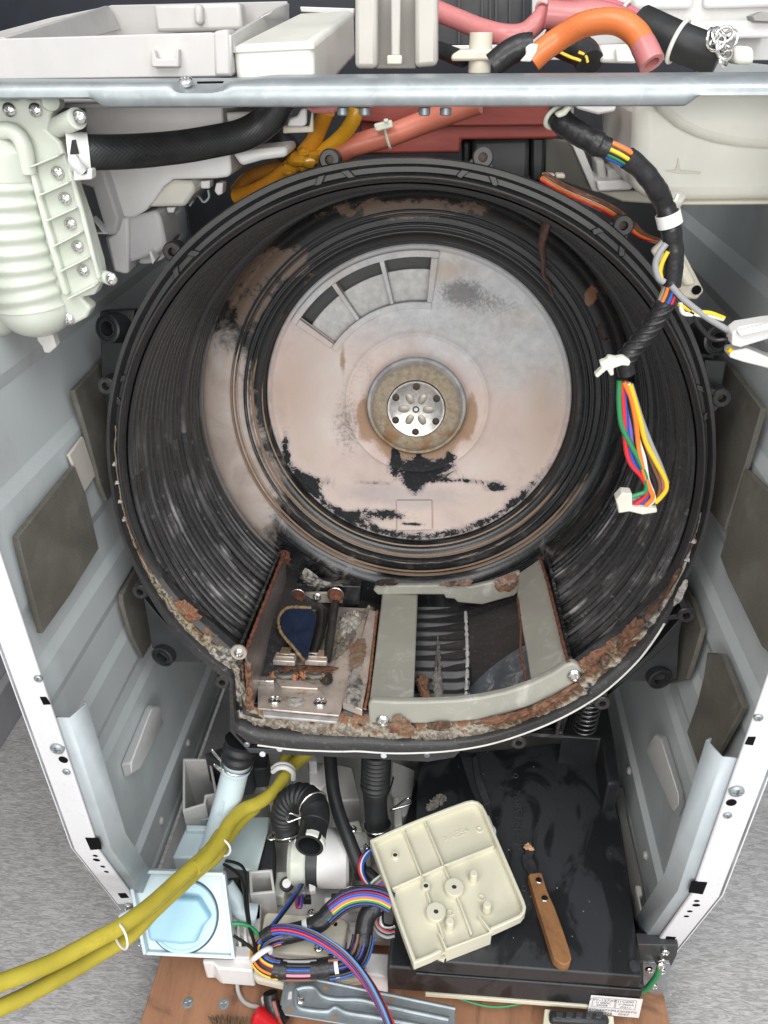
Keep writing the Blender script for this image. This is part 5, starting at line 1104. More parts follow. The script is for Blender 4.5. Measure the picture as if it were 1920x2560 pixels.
blk([(855, 195), (1000, 200), (1015, 330), (945, 400), (872, 350)], .225, m=WHITE); blk([(862, 135), (920, 135), (925, 195), (862, 192)], .245, m=WHITE)
blk([(1050, 200), (1190, 230), (1245, 470), (1085, 480)], .19); blk([(560, 130), (700, 120), (620, 330), (560, 420)], .20); blk([(420, 230), (560, 240), (570, 420), (420, 300)], .17)
walls('moulded_wall', [(430, 1005), (585, 995), (605, 1150), (440, 1165)], .19, .05, .003, WHITE2, bf)
blk([(1140, 1110), (1285, 1095), (1300, 1180), (1140, 1200)], .19, m=WHITE); blk([(375, 1150), (520, 1150), (500, 1525), (300, 1440), (300, 1380), (480, 1340)], .168, m=WHITE2)
for x in (330, 380, 430): blk([(x, 1390), (x+22, 1392), (x+24, 1490), (x+2, 1488)], .176, m=WHITE, bevel=.001)
blk([(980, 1190), (1285, 1190), (1260, 1640), (1140, 1640), (1155, 1380), (980, 1330)], .158, m=WHITE); blk([(1160, 1370), (1290, 1370), (1280, 1430), (1160, 1430)], .17, m=WHITE2)
blk([(80, 1640), (460, 1650), (450, 1742), (190, 1722), (150, 1680), (80, 1680)], .150, m=WHITE, bot=.118); blk([(1290, 1600), (1460, 1610), (1450, 1790), (1290, 1760), (1280, 1700)], .152, m=WHITE, bot=.118)
blk([(310, 1545), (480, 1560), (470, 1650), (300, 1640)], .158, m=WHITE)
for p in ([(1120, 640), (1240, 620), (1270, 720), (1140, 700)], [(1150, 720), (1300, 700), (1320, 830), (1180, 850)], [(1490, 450), (1540, 440), (1560, 660), (1500, 670)]): blk(p, .185, m=TANKM)
blk([(1060, 930), (1200, 930), (1190, 990), (1080, 990)], .172, m=TANKM); blk([(1110, 1750), (1180, 1760), (1200, 1850), (1130, 1830)], .140, m=WHITE, bot=.118)
for x in range(6): blk([(1080+x*18, 995), (1090+x*18, 995), (1092+x*18, 1015), (1082+x*18, 1015)], .180, m=WHITE, bevel=.0005)
blk([(1030, 1160), (1120, 1160), (1120, 1190), (1030, 1190)], .15, m=BLACK); blk([(1480, 180), (1659, 250), (1620, 560), (1560, 600), (1470, 420)], .18, m=WHITE2)
blk([(540, 760), (610, 760), (600, 1000), (490, 985)], .175, m=BLACKG); blk([(265, 1045), (360, 1040), (310, 1120), (280, 1130)], .18, m=BLACKG)
for p, z in (((425, 1320), .1695), ((1192, 692), .1865), ((885, 1315), .160), ((1300, 822), .187)): screw(aZ(L(*p), z), (0, 0, 1), .0048, bf)
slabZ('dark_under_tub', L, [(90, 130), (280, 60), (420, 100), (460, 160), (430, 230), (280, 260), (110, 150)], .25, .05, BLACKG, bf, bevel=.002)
blk([(440, 110), (570, 130), (550, 240), (450, 250)], .235, m=BLACKG, bot=.2)
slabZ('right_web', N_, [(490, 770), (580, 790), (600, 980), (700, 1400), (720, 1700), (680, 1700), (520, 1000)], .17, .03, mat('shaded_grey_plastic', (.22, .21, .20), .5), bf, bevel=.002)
slabZ('right_rib', N_, [(645, 1378), (680, 1380), (690, 1440), (670, 1440), (722, 1690), (712, 1700)], .20, .03, WHITE2, bf, bevel=.001)

# ---- damper and spring at right
dm = thing('black_damper', 'black damper housing in the right corner under the tub', 'damper')
slabZ('housing', N_, [(250, 330), (480, 300), (520, 500), (560, 760), (480, 770), (440, 495), (200, 480)], .26, .1, BLACK, dm, bevel=.003)
spg = thing('coil_spring', 'shiny coil spring below the right of the tub', 'spring')
c0 = aZ(N_(345, 400), .30); up = Vector((.05, .05, 1)).normalized()
tube('coil', [c0 + up*(k*.00040 - .012) + Vector((.0125*math.cos(k*.35), .0125*math.sin(k*.35), 0)) for k in range(150)], .0015, mat('dark_spring_steel', (.20, .20, .21), .3, metal=.9), spg, n=300, k=8)

# ---- pale blue drain pipe and filter housing
dp_ = thing('drain_pipe', 'pale blue drain pipe with black rubber cuff at lower left', 'pipe')
tubeZ('pipe', L, [(335, 190, .305), (305, 320, .282), (265, 480, .256), (210, 680, .228), (150, 900, .205), (110, 1020, .20)], lambda s: .0152 + .0012*s, LBLUE, dp_, n=50, k=30)
tubeZ('cuff', L, [(370, 30, .335), (350, 110, .322), (338, 185, .309)], lambda s: .0178 + .0012*math.cos(s*16), RUBBER, dp_, n=30, k=30)
q = aZ(L(330, 205), .304); ax = aZ(L(338, 185), .309)-aZ(L(305, 320), .282); ring('clamp', q, ax, .0172, .0011, STEEL, dp_); lathe('collar', [(.0150, -.003), (.0170, -.003), (.0170, .0), (.0150, .0)], aZ(L(327, 222), .302), ax, LBLUE, dp_, 36, cap=False)
for a, b in (((215, 190), (150, 130)), ((215, 262), (170, 240))):
    p0, p1 = aZ(L(*a), .305), aZ(L(*b), .315); d = p1-p0; e = Vector((0, 0, .004)); tube('clamp_ear', [p0, p0+d*.5+e*.4, p0+d*.9+e, p1+e*1.2, p0+d*.9+e*2, p0+d*.4+e*1.6, p0+e], .0011, STEEL, dp_, n=50, k=7)
prism('fin', [aZ(L(*p), z) for p, z in (((230, 480), .272), ((205, 640), .246), ((135, 690), .235))], (.0015, 0, -.003), LBLUE, dp_, .0003)
slabZ('filter_body', K, [(1035, 1212), (1168, 1214), (1255, 1045), (1245, 1030), (1115, 1035)], .215, .06, LBLUE, dp_, bevel=.002); slabZ('filter_plate', L, [(140, 600), (578, 592), (560, 700), (480, 1005), (40, 925), (60, 800)], .185, .004, mat('misty_blue_plastic', (.52, .62, .62), .4, sss=.2, var=.06), dp_, bevel=.002)
slabZ('filter_rail', K, [(1120, 1015), (1260, 1018), (1262, 1048), (1120, 1048)], .222, .012, LBLUE, dp_, bevel=.001)
tubeZ('outlet_elbow', L, [(250, 1110, .20), (310, 1200, .19), (370, 1290, .182), (470, 1310, .176)], .0095, LBLUE, dp_, n=30, k=18); slabZ('outlet_foot', L, [(300, 1340), (350, 1270), (490, 1240), (470, 1385), (310, 1390)], .172, .006, LBLUE, dp_, bevel=.001)
ft = thing('drain_filter', 'square pale blue drain filter frame with round sky blue cap', 'filter')
fc = aZ(K(1100, 1560), .205); fn = Vector((.05, -.72, .69)).normalized()
def fpl(p, off=0): return onp(K(*p), fc + fn*off, fn)
prism('frame', [fpl(p) for p in ((795, 1330), (820, 1290), (1345, 1305), (1412, 1800), (890, 1778))], fn*-.012, LBLUE, ft, .0015)
for a, b in (((795, 1335), (820, 1285)), ((820, 1285), (1350, 1303)), ((1350, 1303), (1412, 1805)), ((795, 1335), (885, 1780)), ((885, 1780), (1412, 1805))):
    p0, p1 = fpl(a), fpl(b); d = (p1-p0).normalized(); s = d.cross(fn)*.0018
    prism('frame_lip', [p0-s, p1-s, p1+s, p0+s], fn*(.008 if a[1] < 1400 else .004), LBLUE, ft, .0006)
cc_ = fpl((1105, 1565)); R_ = (fpl((1305, 1565)) - fpl((905, 1565))).length/2
ring('frame_hole', cc_ + fn*.0003, fn, R_*1.03, .0009, mat('dark_gap', (.05, .08, .10), .6), ft, 60)
cap = lathe('cap', [(R_, -.004), (R_, .003), (R_*.98, .0042), (R_*.90, .0044), (R_*.88, .0036), (0, .0036)], cc_, fn, mat('pale_cap_blue', (.46, .68, .80), .33, sss=.1), ft, 60)
kn = prism('cap_handle', [fpl(p, .0036) for p in ((892, 1630), (935, 1500), (985, 1440), (1090, 1430), (1208, 1442), (1258, 1520), (1282, 1560), (1235, 1610), (1190, 1715), (1100, 1722), (905, 1700))], fn*.0105, LBLUE2, ft, .003, 3, taper=.94)
prism('side_tab', [fpl(p, -.006) for p in ((705, 1560), (760, 1535), (815, 1545), (870, 1700), (830, 1700), (715, 1600))], fn*-.01, LBLUE, ft, .002)
# ---- yellow hoses
y1 = thing('yellow_hose', 'long yellow hose over the drain filter, upper of the pair', 'hose')
tubeZ('hose', L, [(870, 120, .265), (770, 200, .262), (690, 300, .258), (610, 410, .256), (500, 490, .256), (380, 545, .258), (280, 640, .262), (215, 760, .265), (130, 880, .268), (20, 980, .272)], .0077, YELL, y1, n=90, k=18)
def LK(x, y): return (x, y)
yh = Path([aZ(K(x, y), z) for x, y, z in ((1440, 960, .258), (1340, 1060, .262), (1270, 1160, .266), (1180, 1250, .27), (1050, 1365, .275), (900, 1500, .282), (720, 1630, .29), (560, 1715, .297), (300, 1850, .306), (0, 1965, .316), (-260, 2060, .325)) ], 120)
tube('hose', yh, .0077, YELL, y1, n=120, k=18, s0=.10)
y2 = thing('yellow_hose', 'second yellow hose below the first, sagging away to the lower left', 'hose')
yh2 = Path([aZ(K(x, y), z) for x, y, z in ((1539, 905, .245), (1450, 985, .245), (1370, 1090, .246), (1300, 1200, .248), (1190, 1290, .25), (1070, 1400, .254), (930, 1530, .258), (780, 1680, .262), (600, 1790, .268), (400, 1910, .274), (180, 2030, .28), (0, 2115, .286), (-220, 2220, .292))], 120)
tube('hose', yh2, .0075, YELL, y2, n=120, k=18)
for par, P_, s, r in ((y1, yh, .13, .0125), (y1, yh, .565, .0125)):
    p, t, u, v = P_.at(s); ring('tie', p + Vector((.003, -.003, -.006)), t, r, .0013, TANKM, par)
tubeZ('hose_upper', L, [(860, 60, .25), (720, 130, .25), (690, 200, .245)], .0075, YELL, y2, n=20)
for dz in (0, .006):
    tubeZ('hose_clip', L, [(600, 262 - dz*4000, .268+dz*.3), (640, 235 - dz*4000, .278), (700, 235 - dz*4000, .279), (745, 270 - dz*4000, .272), (750, 320 - dz*4000, .262)], .0032, TIEW, y2, n=30, k=10)

# ---- circulation pump with corrugated elbow
pm = thing('drain_pump', 'white drain pump with corrugated black elbow hose', 'pump')
pc = aZ(L(960, 900), .185)
lathe('motor_cap', [(.0, .034), (.029, .034), (.0325, .031), (.0325, -.002), (0, -.002)], pc, (1, .05, 0), WHITE, pm, 48)
lathe('motor_band', [(.0, .0), (.0315, .0), (.0315, -.0125), (0, -.0125)], pc + Vector((-.0025, 0, 0)), (1, .05, 0), BLACKG, pm, 44)
lathe('volute', [(0, 0), (.031, 0), (.033, -.004), (.033, -.016), (.028, -.021), (0, -.021)], pc + Vector((-.0155, 0, 0)), (1, .05, 0), MILK, pm, 44)
slabZ('foot', L, [(625, 1000), (760, 1000), (770, 1090), (700, 1100), (680, 1190), (605, 1180)], .172, .02, MILK, pm, bevel=.002)
lathe('foot_bush', [(.0078, -.004), (.0078, .002), (.0070, .003), (.0055, .003), (.0052, .0045), (0, .005)], aZ(L(702, 1097), .178), (0, -.4, 1), RUBBER, pm, 24); lathe('foot_pin', [(.0048, 0), (.0048, .002), (0, .0028)], aZ(L(702, 1094), .1825), (0, -.4, 1), WHITE, pm, 20)
slabZ('latch', L, [(865, 1090), (915, 1110), (915, 1140), (870, 1148)], .19, .008, WHITE, pm, bevel=.001); slabZ('latch', L, [(790, 1120), (835, 1115), (840, 1165), (790, 1165)], .186, .008, GALV, pm, bevel=.001); slabZ('terminal_block', L, [(815, 1170), (880, 1170), (880, 1205), (820, 1205)], .175, .012, BLACK, pm, bevel=.001)
eh = thing('corrugated_elbow', 'black corrugated elbow hose with torn white-edged open end', 'hose')
ep = Path([aZ(L(x, y), z) for x, y, z in ((705, 740, .225), (690, 650, .238), (690, 560, .255), (720, 490, .268), (790, 452, .278), (860, 470, .282), (905, 520, .283), (915, 590, .281), (900, 680, .280), (880, 770, .281), (868, 815, .282))], 120)
def er(s): return .0152*(1+.055*math.cos(s*150)) if .14 < s < .56 else (.0152 if s < .6 else (.0150 + (.0006 if .66 < s < .80 else 0)))
tube('hose', ep, er, RUBBER, eh, n=260, k=28, hollow=.80)
p, t, u, v = ep.at(.03); ring('clamp', p, t, .0160, .0012, STEEL, eh); p2, t2, u2, v2 = ep.at(.62); ring('clamp', p2, t2, .0160, .0012, STEEL, eh)
for a, z in ((((630, 680), (565, 750), (600, 765), (640, 700)), .232), (((715, 640), (720, 770), (735, 770)), .236), (((805, 605), (710, 635), (715, 580), (745, 575), (800, 600)), .29)):
    tube('clamp_wire', [aZ(L(*q_), z) for q_ in a], .0012, STEEL, eh, n=40, k=7)
p, t, u, v = ep.at(.995)
vs, fs, cs = [], [], []
for i in range(61):        # torn pale lining round the mouth
    a = 2*math.pi*i/60; h = .004 + .008*max(0, fbm((math.cos(a)*2, math.sin(a)*2, 3), 4)+.25); 
    for q, rr in ((0.0006, .0148), (-.0006, .0162), (-h, .0163)): vs.append(p + t*q + (u*math.cos(a) + v*math.sin(a))*rr)
for i in range(60):
    pp = p + u*math.cos(i*math.pi/30) + v*math.sin(i*math.pi/30)
    if fbm((math.cos(i*.105)*1.6, math.sin(i*.105)*1.6, 9), 3) > -.10:
        for k in range(2): fs.append([i*3+k, i*3+k+1, i*3+k+4, i*3+k+3])
mesh('torn_lining', vs, fs, mat('pale_residue', (.60, .61, .56), .7), eh, 40)
# ---- black hoses in the middle
bp2 = thing('black_pipe', 'plain black hose curving down between pump and corrugated hose', 'hose')
tubeZ('hose', L, [(1020, 100, .27), (1030, 250, .26), (1050, 420, .25), (1090, 580, .24), (1150, 740, .23), (1205, 880, .22), (1255, 1000, .21)], .0078, RUBBER, bp2, n=60, k=18)
ch2 = thing('corrugated_hose', 'upright black corrugated hose under the middle of the tub', 'hose')
cpth = Path([aZ(L(x, y), z) for x, y, z in ((1365, 100, .315), (1362, 250, .285), (1355, 380, .262), (1358, 500, .24), (1370, 640, .215), (1375, 690, .205))], 80)
tube('hose', cpth, lambda s: .0162*(1+.06*math.cos(s*110)) if s < .50 else .0148 - .0012*math.sin((s-.5)*6), RUBBER, ch2, n=220, k=28)
p, t, u, v = cpth.at(.94); ring('clamp', p, t, .0150, .0013, STEEL, ch2)
for a in (((1470, 555), (1540, 500), (1600, 460), (1622, 485), (1600, 510), (1480, 545)), ((1440, 450), (1470, 380), (1490, 310), (1475, 300))): tube('clamp_wire', [aZ(L(*q_), .235) for q_ in a], .0012, STEEL, ch2, n=40, k=7)

# ---- cream cover plates
c1 = thing('cream_plate', 'cream rectangular cover plate with a screw under the loop of wires', 'cover')
pts = [(560, 1300), (1095, 1340), (1140, 1355), (1155, 1395), (1115, 1620), (1080, 1645), (510, 1600), (515, 1450), (535, 1325)]
slabZ('plate', L, pts, .176, .012, CREAM, c1, bevel=.003, seg=3); screw(aZ(L(940, 1570), .1765), (0, 0, 1), .0052, c1); lathe('hole', [(.0024, 0), (0, 0)], aZ(L(1062, 1393), .1764), (0, 0, 1), VOID, c1, 16)
c2 = thing('cream_plate', 'lower cream cover plate sticking out over the plywood', 'cover')
slabZ('plate', L, [(480, 1600), (700, 1640), (1300, 1720), (1290, 1800), (1050, 1835), (690, 1850), (480, 1800), (450, 1770)], .160, .012, CREAM, c2, bevel=.003, seg=3)

# ---- lower wire harness
lh = thing('looped_harness', 'big loop of coloured wires bound with black tape on the cream plate', 'wire harness')
def zp(*pts): return Path([aZ(L(x, y), z) for x, y, z in pts], 160)
lp = zp((1480, 1235, .222), (1380, 1190, .226), (1260, 1180, .226), (1140, 1215, .222), (1040, 1290, .216), (960, 1370, .210), (860, 1425, .204), (740, 1460, .200), (620, 1485, .198), (540, 1530, .196), (500, 1600, .194), (520, 1670, .192), (590, 1715, .190), (700, 1730, .188), (850, 1730, .188), (1000, 1715, .188), (1130, 1690, .19), (1220, 1640, .194), (1260, 1540, .20), (1275, 1430, .206), (1300, 1330, .212), (1370, 1260, .216))
WC = ['navy', 'black', 'blue', 'black', 'red', 'purple', 'navy', 'black', 'green', 'brown', 'yellow', 'black', 'navy', 'orange', 'black', 'red']
tr = lambda s: .0098 + .001*fbm((s*40, 1, 1), 3)
wires(lh, lp, .0100, WC + ['black', 'navy', 'green', 'yellow', 'orange', 'purple', 'blue', 'red'], 0, .24, .0014, 50, 1.2)
tube('tape', lp, tr, TAPE, lh, n=50, k=16, s0=.215, s1=.40)
wires(lh, lp, .0095, WC[::-1] + ['black', 'orange', 'red', 'navy', 'brown', 'blue', 'black', 'yellow'], .39, .58, .0013, 60, -.6)
tube('tape', lp, tr, TAPE, lh, n=20, k=16, s0=.56, s1=.605); wires(lh, lp, .0092, ['blue', 'pink', 'brown', 'black', 'lblue', 'navy', 'red', 'black', 'grey', 'black'], .59, .70, .0017, 30, .8)
tube('tape', lp, tr, TAPE, lh, n=30, k=16, s0=.68, s1=.76); wires(lh, lp, .0110, ['navy', 'black', 'blue', 'red', 'black', 'purple', 'lblue', 'black', 'navy', 'brown'], .74, .90, .0018, 40, 1.0)
tube('tape', lp, tr, TAPE, lh, n=30, k=16, s0=.87, s1=1)
for s0, s1 in ((0, .23), (.39, .58), (.59, .70), (.74, .89)): tube('core', lp, .0078, TAPE, lh, n=40, k=12, s0=s0, s1=s1)
p, t, u, v = lp.at(.455); tube('tie', [aZ(L(x, y), z) for x, y, z in ((440, 1660, .196), (470, 1640, .206), (520, 1600, .209), (575, 1575, .206), (580, 1600, .198))], .0030, TIEW, lh, n=30, k=8)
p, t, u, v = lp.at(.31); lathe('tie', [(.0102, -.0025), (.0110, -.0025), (.0110, .0025), (.0102, .0025)], p, t, TIEW, lh, 24, cap=False)
p, t, u, v = lp.at(.765); lathe('tie', [(.0102, -.002), (.0110, -.002), (.0110, .002), (.0102, .002)], p, t, TANKM, lh, 24, cap=False)
l2 = thing('trailing_wires', 'red, blue and brown wires trailing down past the steel bracket', 'wires')
tw = zp((520, 1490, .205), (580, 1450, .210), (660, 1432, .213), (780, 1445, .214), (900, 1485, .214), (1020, 1550, .212), (1120, 1620, .209), (1220, 1720, .206), (1310, 1840, .202), (1380, 1960, .198), (1440, 2080, .194), (1500, 2230, .190))
wires(l2, tw, .0044, ['red', 'blue', 'brown', 'purple', 'navy', 'red', 'black', 'lblue', 'brown', 'navy'], .0, 1, .0014, 110, 2.0); tube('tape', tw, .0062, TAPE, l2, n=16, k=14, s0=0, s1=.07)
l3 = thing('pump_wires', 'blue and black wire pair from the pump to the harness loop', 'wires')
for dx, c_ in ((-6, 'blue'), (6, 'navy'), (14, 'black')): tubeZ('wire', L, [(805+dx, 1100, .19), (760+dx, 1180, .20), (690+dx, 1280, .205), (600+dx, 1395, .21), (530+dx, 1470, .208), (495+dx, 1540, .204)], .0016, WR[c_], l3, n=40, k=7)
for dx, c_ in ((0, 'red'), (10, 'blue'), (20, 'navy')): tubeZ('wire', L, [(775+dx, 1190, .185), (772+dx, 1250, .185), (785+dx*.8, 1275, .185), (805+dx*.4, 1250, .186), (810+dx*.4, 1185, .186)], .0014, WR[c_], l3, n=30, k=7)
l4 = thing('thin_black_wires', 'thin black and green wires beside the blue filter frame', 'wires')
for c_, pts in (('black', [(150, 915), (260, 925), (340, 945), (385, 985), (405, 1080), (412, 1250), (430, 1400), (455, 1510), (475, 1600)]), ('black', [(200, 935), (290, 980), (355, 1040), (385, 1120), (395, 1250), (420, 1400), (450, 1500), (470, 1580)]), ('black', [(310, 1480), (380, 1525), (440, 1570), (470, 1610)]), ('green', [(300, 1390), (370, 1392), (440, 1420), (510, 1490)])):
    tubeZ('wire', L, [(x, y, .205) for x, y in pts], .0017 if c_ != 'green' else .0022, WR[c_], l4, n=60, k=7)
l5 = thing('side_wires', 'red, white and blue wires looping beside the ivory cover', 'wires')
for k, (c_, dx, dy) in enumerate((('red', 0, 0), ('white', 14, 6), ('blue', 26, 10), ('navy', 8, -8))): tubeZ('wire', L, [(1350+dx, 835+dy, .215), (1290+dx, 855+dy, .222), (1245+dx, 920+dy, .224), (1240+dx, 1000+dy, .222), (1270+dx, 1070+dy, .22), (1320+dx, 1130+dy, .218)], .0016, WR[c_], l5, n=50, k=7)
for k, c_ in enumerate(('white', 'green', 'pink', 'purple', 'grey', 'orange', 'red')): tubeZ('wire', L, [(1290+k*16, 1130+k*7, .21), (1350+k*14, 1070+k*9, .218), (1430+k*10, 1010+k*12, .222)], .0016, WR[c_], l5, n=24, k=7)
tubeZ('cable', L, [(1230, 1030, .205), (1290, 1010, .212), (1350, 1060, .212), (1400, 1110, .21)], .0068, TAPE, l5, n=30, k=14)
for k, c_ in enumerate(('grey', 'black', 'grey', 'red', 'black', 'grey', 'white', 'black')): tubeZ('wire', L, [(1375+k*5, 1300-k*5, .20), (1340+k*10, 1380, .196), (1370+k*11, 1450-k*6, .192), (1440+k*7, 1490-k*12, .19), (1500, 1480-k*12, .19)], .0018, WR[c_], l5, n=40, k=7)

# ---- black control box
def boxmat():
    n = NT('wet_black_plastic'); o = n.obj(); a = n.noise(n.scale(o, (1.3, .7, 1)), 13, 5, .55, 1.2); f = n.noise(o, 900, 2, .6); g = n.noise(o, 5, 3)
    k = n.step(a, .47, .56)
    dry = n.mix(n.step(f, .45, .8), (.026, .028, .031), (.058, .060, .063)); dry = n.mix(n.step(g, .35, .65), dry, (.028, .030, .034))
    c = n.mix(k, dry, (.009, .010, .012)); spk = n.noise(o, 260, 1, .5); c = n.mix(n.step(spk, .80, .83), c, (.45, .44, .42))
    n.set(Base_Color=c, Roughness=n.math('ADD', n.math('MULTIPLY', k, -.03), .50)); n.bump(n.math('ADD', n.math('MULTIPLY', f, .15), n.math('MULTIPLY', k, .0)), .04, .0004); return n.m
BOXM = boxmat()
bx_ = thing('control_box', 'large black plastic control box wet on top, lower right', 'control box')
BZ = .21
lid = slabZ('lid', w0, [M_(345, 1545), N_(690, 1932), N_(560, 1050), N_(440, 497), M_(405, 150)], BZ, .020, BOXM, bx_, bevel=.002, seg=3)
lo_ = [M_(188, 1600), N_(704, 1990), N_(560, 1000), N_(468, 500), M_(380, 300), M_(300, 640)]
slabZ('base', w0, lo_, BZ-.021, .044, BOXM, bx_, bevel=.003, seg=3)
eL, eR = aZ(M_(188, 1600), BZ-.021), aZ(N_(704, 1990), BZ-.021); ed_ = (eR-eL).normalized(); en = Vector((ed_.y, -ed_.x, 0)).normalized()
for z, off in ((BZ-.0225, .0012),): tube('ledge', [eL + en*off + ed_*.03 + Vector((0, 0, -.004)), eR + en*off + ed_*-.004 + Vector((0, 0, -.004))], .0016, BOXM, bx_, n=8, k=8)
prism('ivory_sill', [eL + ed_*.04 + Vector((0, 0, -.046)), eR + ed_*-.035 + Vector((0, 0, -.046)), eR + ed_*-.035 + Vector((0, .03, -.046)), eL + ed_*.04 + Vector((0, .03, -.046))], (0, 0, -.006), IVORY, bx_, .0005)
# raised strap along the lid and embossed lettering
prism('lid_step', [aZ(M_(*p), BZ+.0002) for p in ((680, 110), (790, 120), (810, 230), (905, 480), (920, 640), (860, 560), (770, 380))], (0, 0, .0016), BOXM, bx_, .0006)
dirt = (aZ(M_(1095, 850), BZ)-aZ(M_(1070, 330), BZ)).normalized()
text('embossed_text', '>ABS-FR(17)<', frame(aZ(M_(1092, 580), BZ+.0008), dirt, (0, 0, 1)), .0145, .0004, BLACKG, bx_)
for p in ((1075, 275), (1130, 1052)): ring('mould_ring', aZ(M_(*p), BZ+.0003), (0, 0, 1), .0028, .0007, BLACKG, bx_, 24)
lathe('lid_boss', [(.0055, 0), (.005, .0018), (0, .002)], aZ(N_(638, 1865), BZ), (0, 0, 1), BOXM, bx_, 20)
# label on the front
def lbl(p, off=0): return onp(p, eR + en*(.0012+off), en)
LP = win(1440, 2440, 8.295)
lb = prism('label', [lbl(LP(*p)) for p in ((312, 392), (1385, 480), (1300, 860), (228, 770))], en*.0004, LABEL, bx_, 0)
def ltext(body, x, y, size):
    text('label_text', body, frame(lbl(LP(x, y), .0007), lbl(LP(1385, 480))-lbl(LP(312, 392)), en), size, .00003, INK, lb)
for b, x, y, s in (('TW-127XP1', 590, 508, .0060), ('V 000C', 570, 563, .0050), ('D058', 540, 612, .0050), ('1C200', 1050, 540, .0054), ('V 00AA', 1040, 600, .0050), ('D211', 1030, 658, .0050), ('TW-127XP1', 550, 708, .0055), ('FL220307G', 1000, 745, .0055), ('WUC-228', 510, 765, .0055), ('0097', 985, 805, .0055)): ltext(b, x, y, s)
for q in (((365, 445), (825, 480), (790, 668), (328, 632)), ((850, 483), (1258, 515), (1222, 705), (808, 672))):
    for i in range(4): tube('label_line', [lbl(LP(*q[i]), .0006), lbl(LP(*q[(i+1) % 4]), .0006)], .00022, INK, lb, n=2, k=4)
# cooling fan below the box
fa = thing('cooling_fan', 'small black fan in an ivory frame under the control box', 'fan')
fcz = .118
slabZ('frame', N_, [(100, 2120), (515, 2165), (520, 2240), (90, 2230)], .135, .02, IVORY, fa, bevel=.001); slabZ('housing', N_, [(130, 2110), (490, 2150), (490, 2215), (130, 2195)], .142, .02, BLACK, fa, bevel=.004)
for k in range(5): slabZ('blade', N_, [(170+k*60, 2135), (215+k*60, 2140), (200+k*60, 2180), (165+k*60, 2175)], .1435, .003, BLACKG, fa, bevel=.0008)

# ---- ivory cover lying on the box
ic = thing('ivory_cover', 'square ivory plastic cover lying upside down on the black box', 'cover')
IZ = .236
outl = [(80, 722), (250, 645), (420, 575), (600, 505), (735, 456), (775, 449), (812, 458), (840, 482), (862, 522), (950, 730), (1040, 940), (1125, 1140), (1136, 1180), (1130, 1210), (1105, 1240), (1000, 1288), (905, 1330)]
outl2 = [(560, 1475), (490, 1512), (380, 1557), (300, 1340), (200, 1050)]
full = outl + outl2
fl0 = [aZ(M_(*p), IZ) for p in full]
prism('floor_plate', [p - Vector((0, 0, .010)) for p in fl0], (0, 0, -.0025), IVORY, ic, .0006)
walls('rim', [(560, 1475)] + outl2[1:] + outl, IZ, .0120, .0036, IVORY, ic, w=M_, close=False)
for seg in ([(222, 1052), (425, 962), (578, 893), (925, 757)], [(298, 642), (362, 800), (425, 962), (455, 1047), (490, 1165), (555, 1320), (575, 1400)], [(448, 588), (515, 745), (578, 893), (620, 990), (690, 1150), (770, 1365)]): walls('rib', seg, IZ-.0035, .0085, .0022, IVORY, ic, w=M_, close=False)
for x, y, r, h in ((650, 1058, .0100, .0085), (525, 1228, .0100, .0085), (455, 1047, .0044, .0072), (243, 826, .0040, .003)):
    c = aZ(M_(x, y), IZ-.010+h*.5); c = Vector((c.x, c.y, IZ-.0102)); bs = lathe('boss', [(r, 0), (r, h), (r*.95, h+.0004), (.0026, h+.0004), (.0024, h-.004), (0, h-.004)], c, (0, 0, 1), IVORY, ic, 32)
    lathe('boss_hole', [(.0024, 0), (0, 0.0001)], c + Vector((0, 0, h-.0005)), (0, 0, 1), mat('dark_hole', (.03, .03, .06), .6), bs, 16)
for x, y in ((787, 945), (880, 1160), (622, 1275)):
    c = aZ(M_(x, y), IZ+.004); lathe('pin', [(.0046, -.014), (.0042, -.001), (.0034, .0), (0, .0)], c, (0, 0, 1), IVORY, ic, 24)
for x, y in ((840, 1118), (622, 1222), (825, 648)): ring('mould_ring', Vector((*aZ(M_(x, y), IZ-.010).xy, IZ-.0099)), (0, 0, 1), .0030, .0010, IVORY, ic, 24)
# pocket at the front corner
prism('pocket_floor', [aZ(M_(*p), IZ-.016) for p in ((560, 1440), (600, 1470), (905, 1345), (870, 1290), (780, 1330))], (0, 0, -.002), IVORY, ic, .0005)
prism('pocket_front', [aZ(M_(*p), IZ-.004) for p in ((598, 1462), (910, 1345), (912, 1358), (600, 1478))], (0, 0, -.022), IVORY, ic, .0006)
prism('pocket_side', [aZ(M_(*p), IZ-.002) for p in ((815, 1240), (828, 1238), (912, 1345), (900, 1350))], (0, 0, -.015), IVORY, ic, .0004); prism('pocket_side', [aZ(M_(*p), IZ-.002) for p in ((540, 1360), (552, 1358), (602, 1468), (590, 1475))], (0, 0, -.018), IVORY, ic, .0004)
prism('pocket_under', [aZ(M_(*p), IZ-.018) for p in ((490, 1515), (560, 1478), (600, 1475), (600, 1490), (580, 1553))], (0, 0, -.004), IVORY, ic, .0004)
tx = aZ(M_(760, 640), IZ-.0098)-aZ(M_(570, 720), IZ-.0098); text('embossed_text', '>ABS<', frame(aZ(M_(668, 682), IZ-.0098), tx, (0, 0, 1)), .0115, .0004, IVORY, ic)

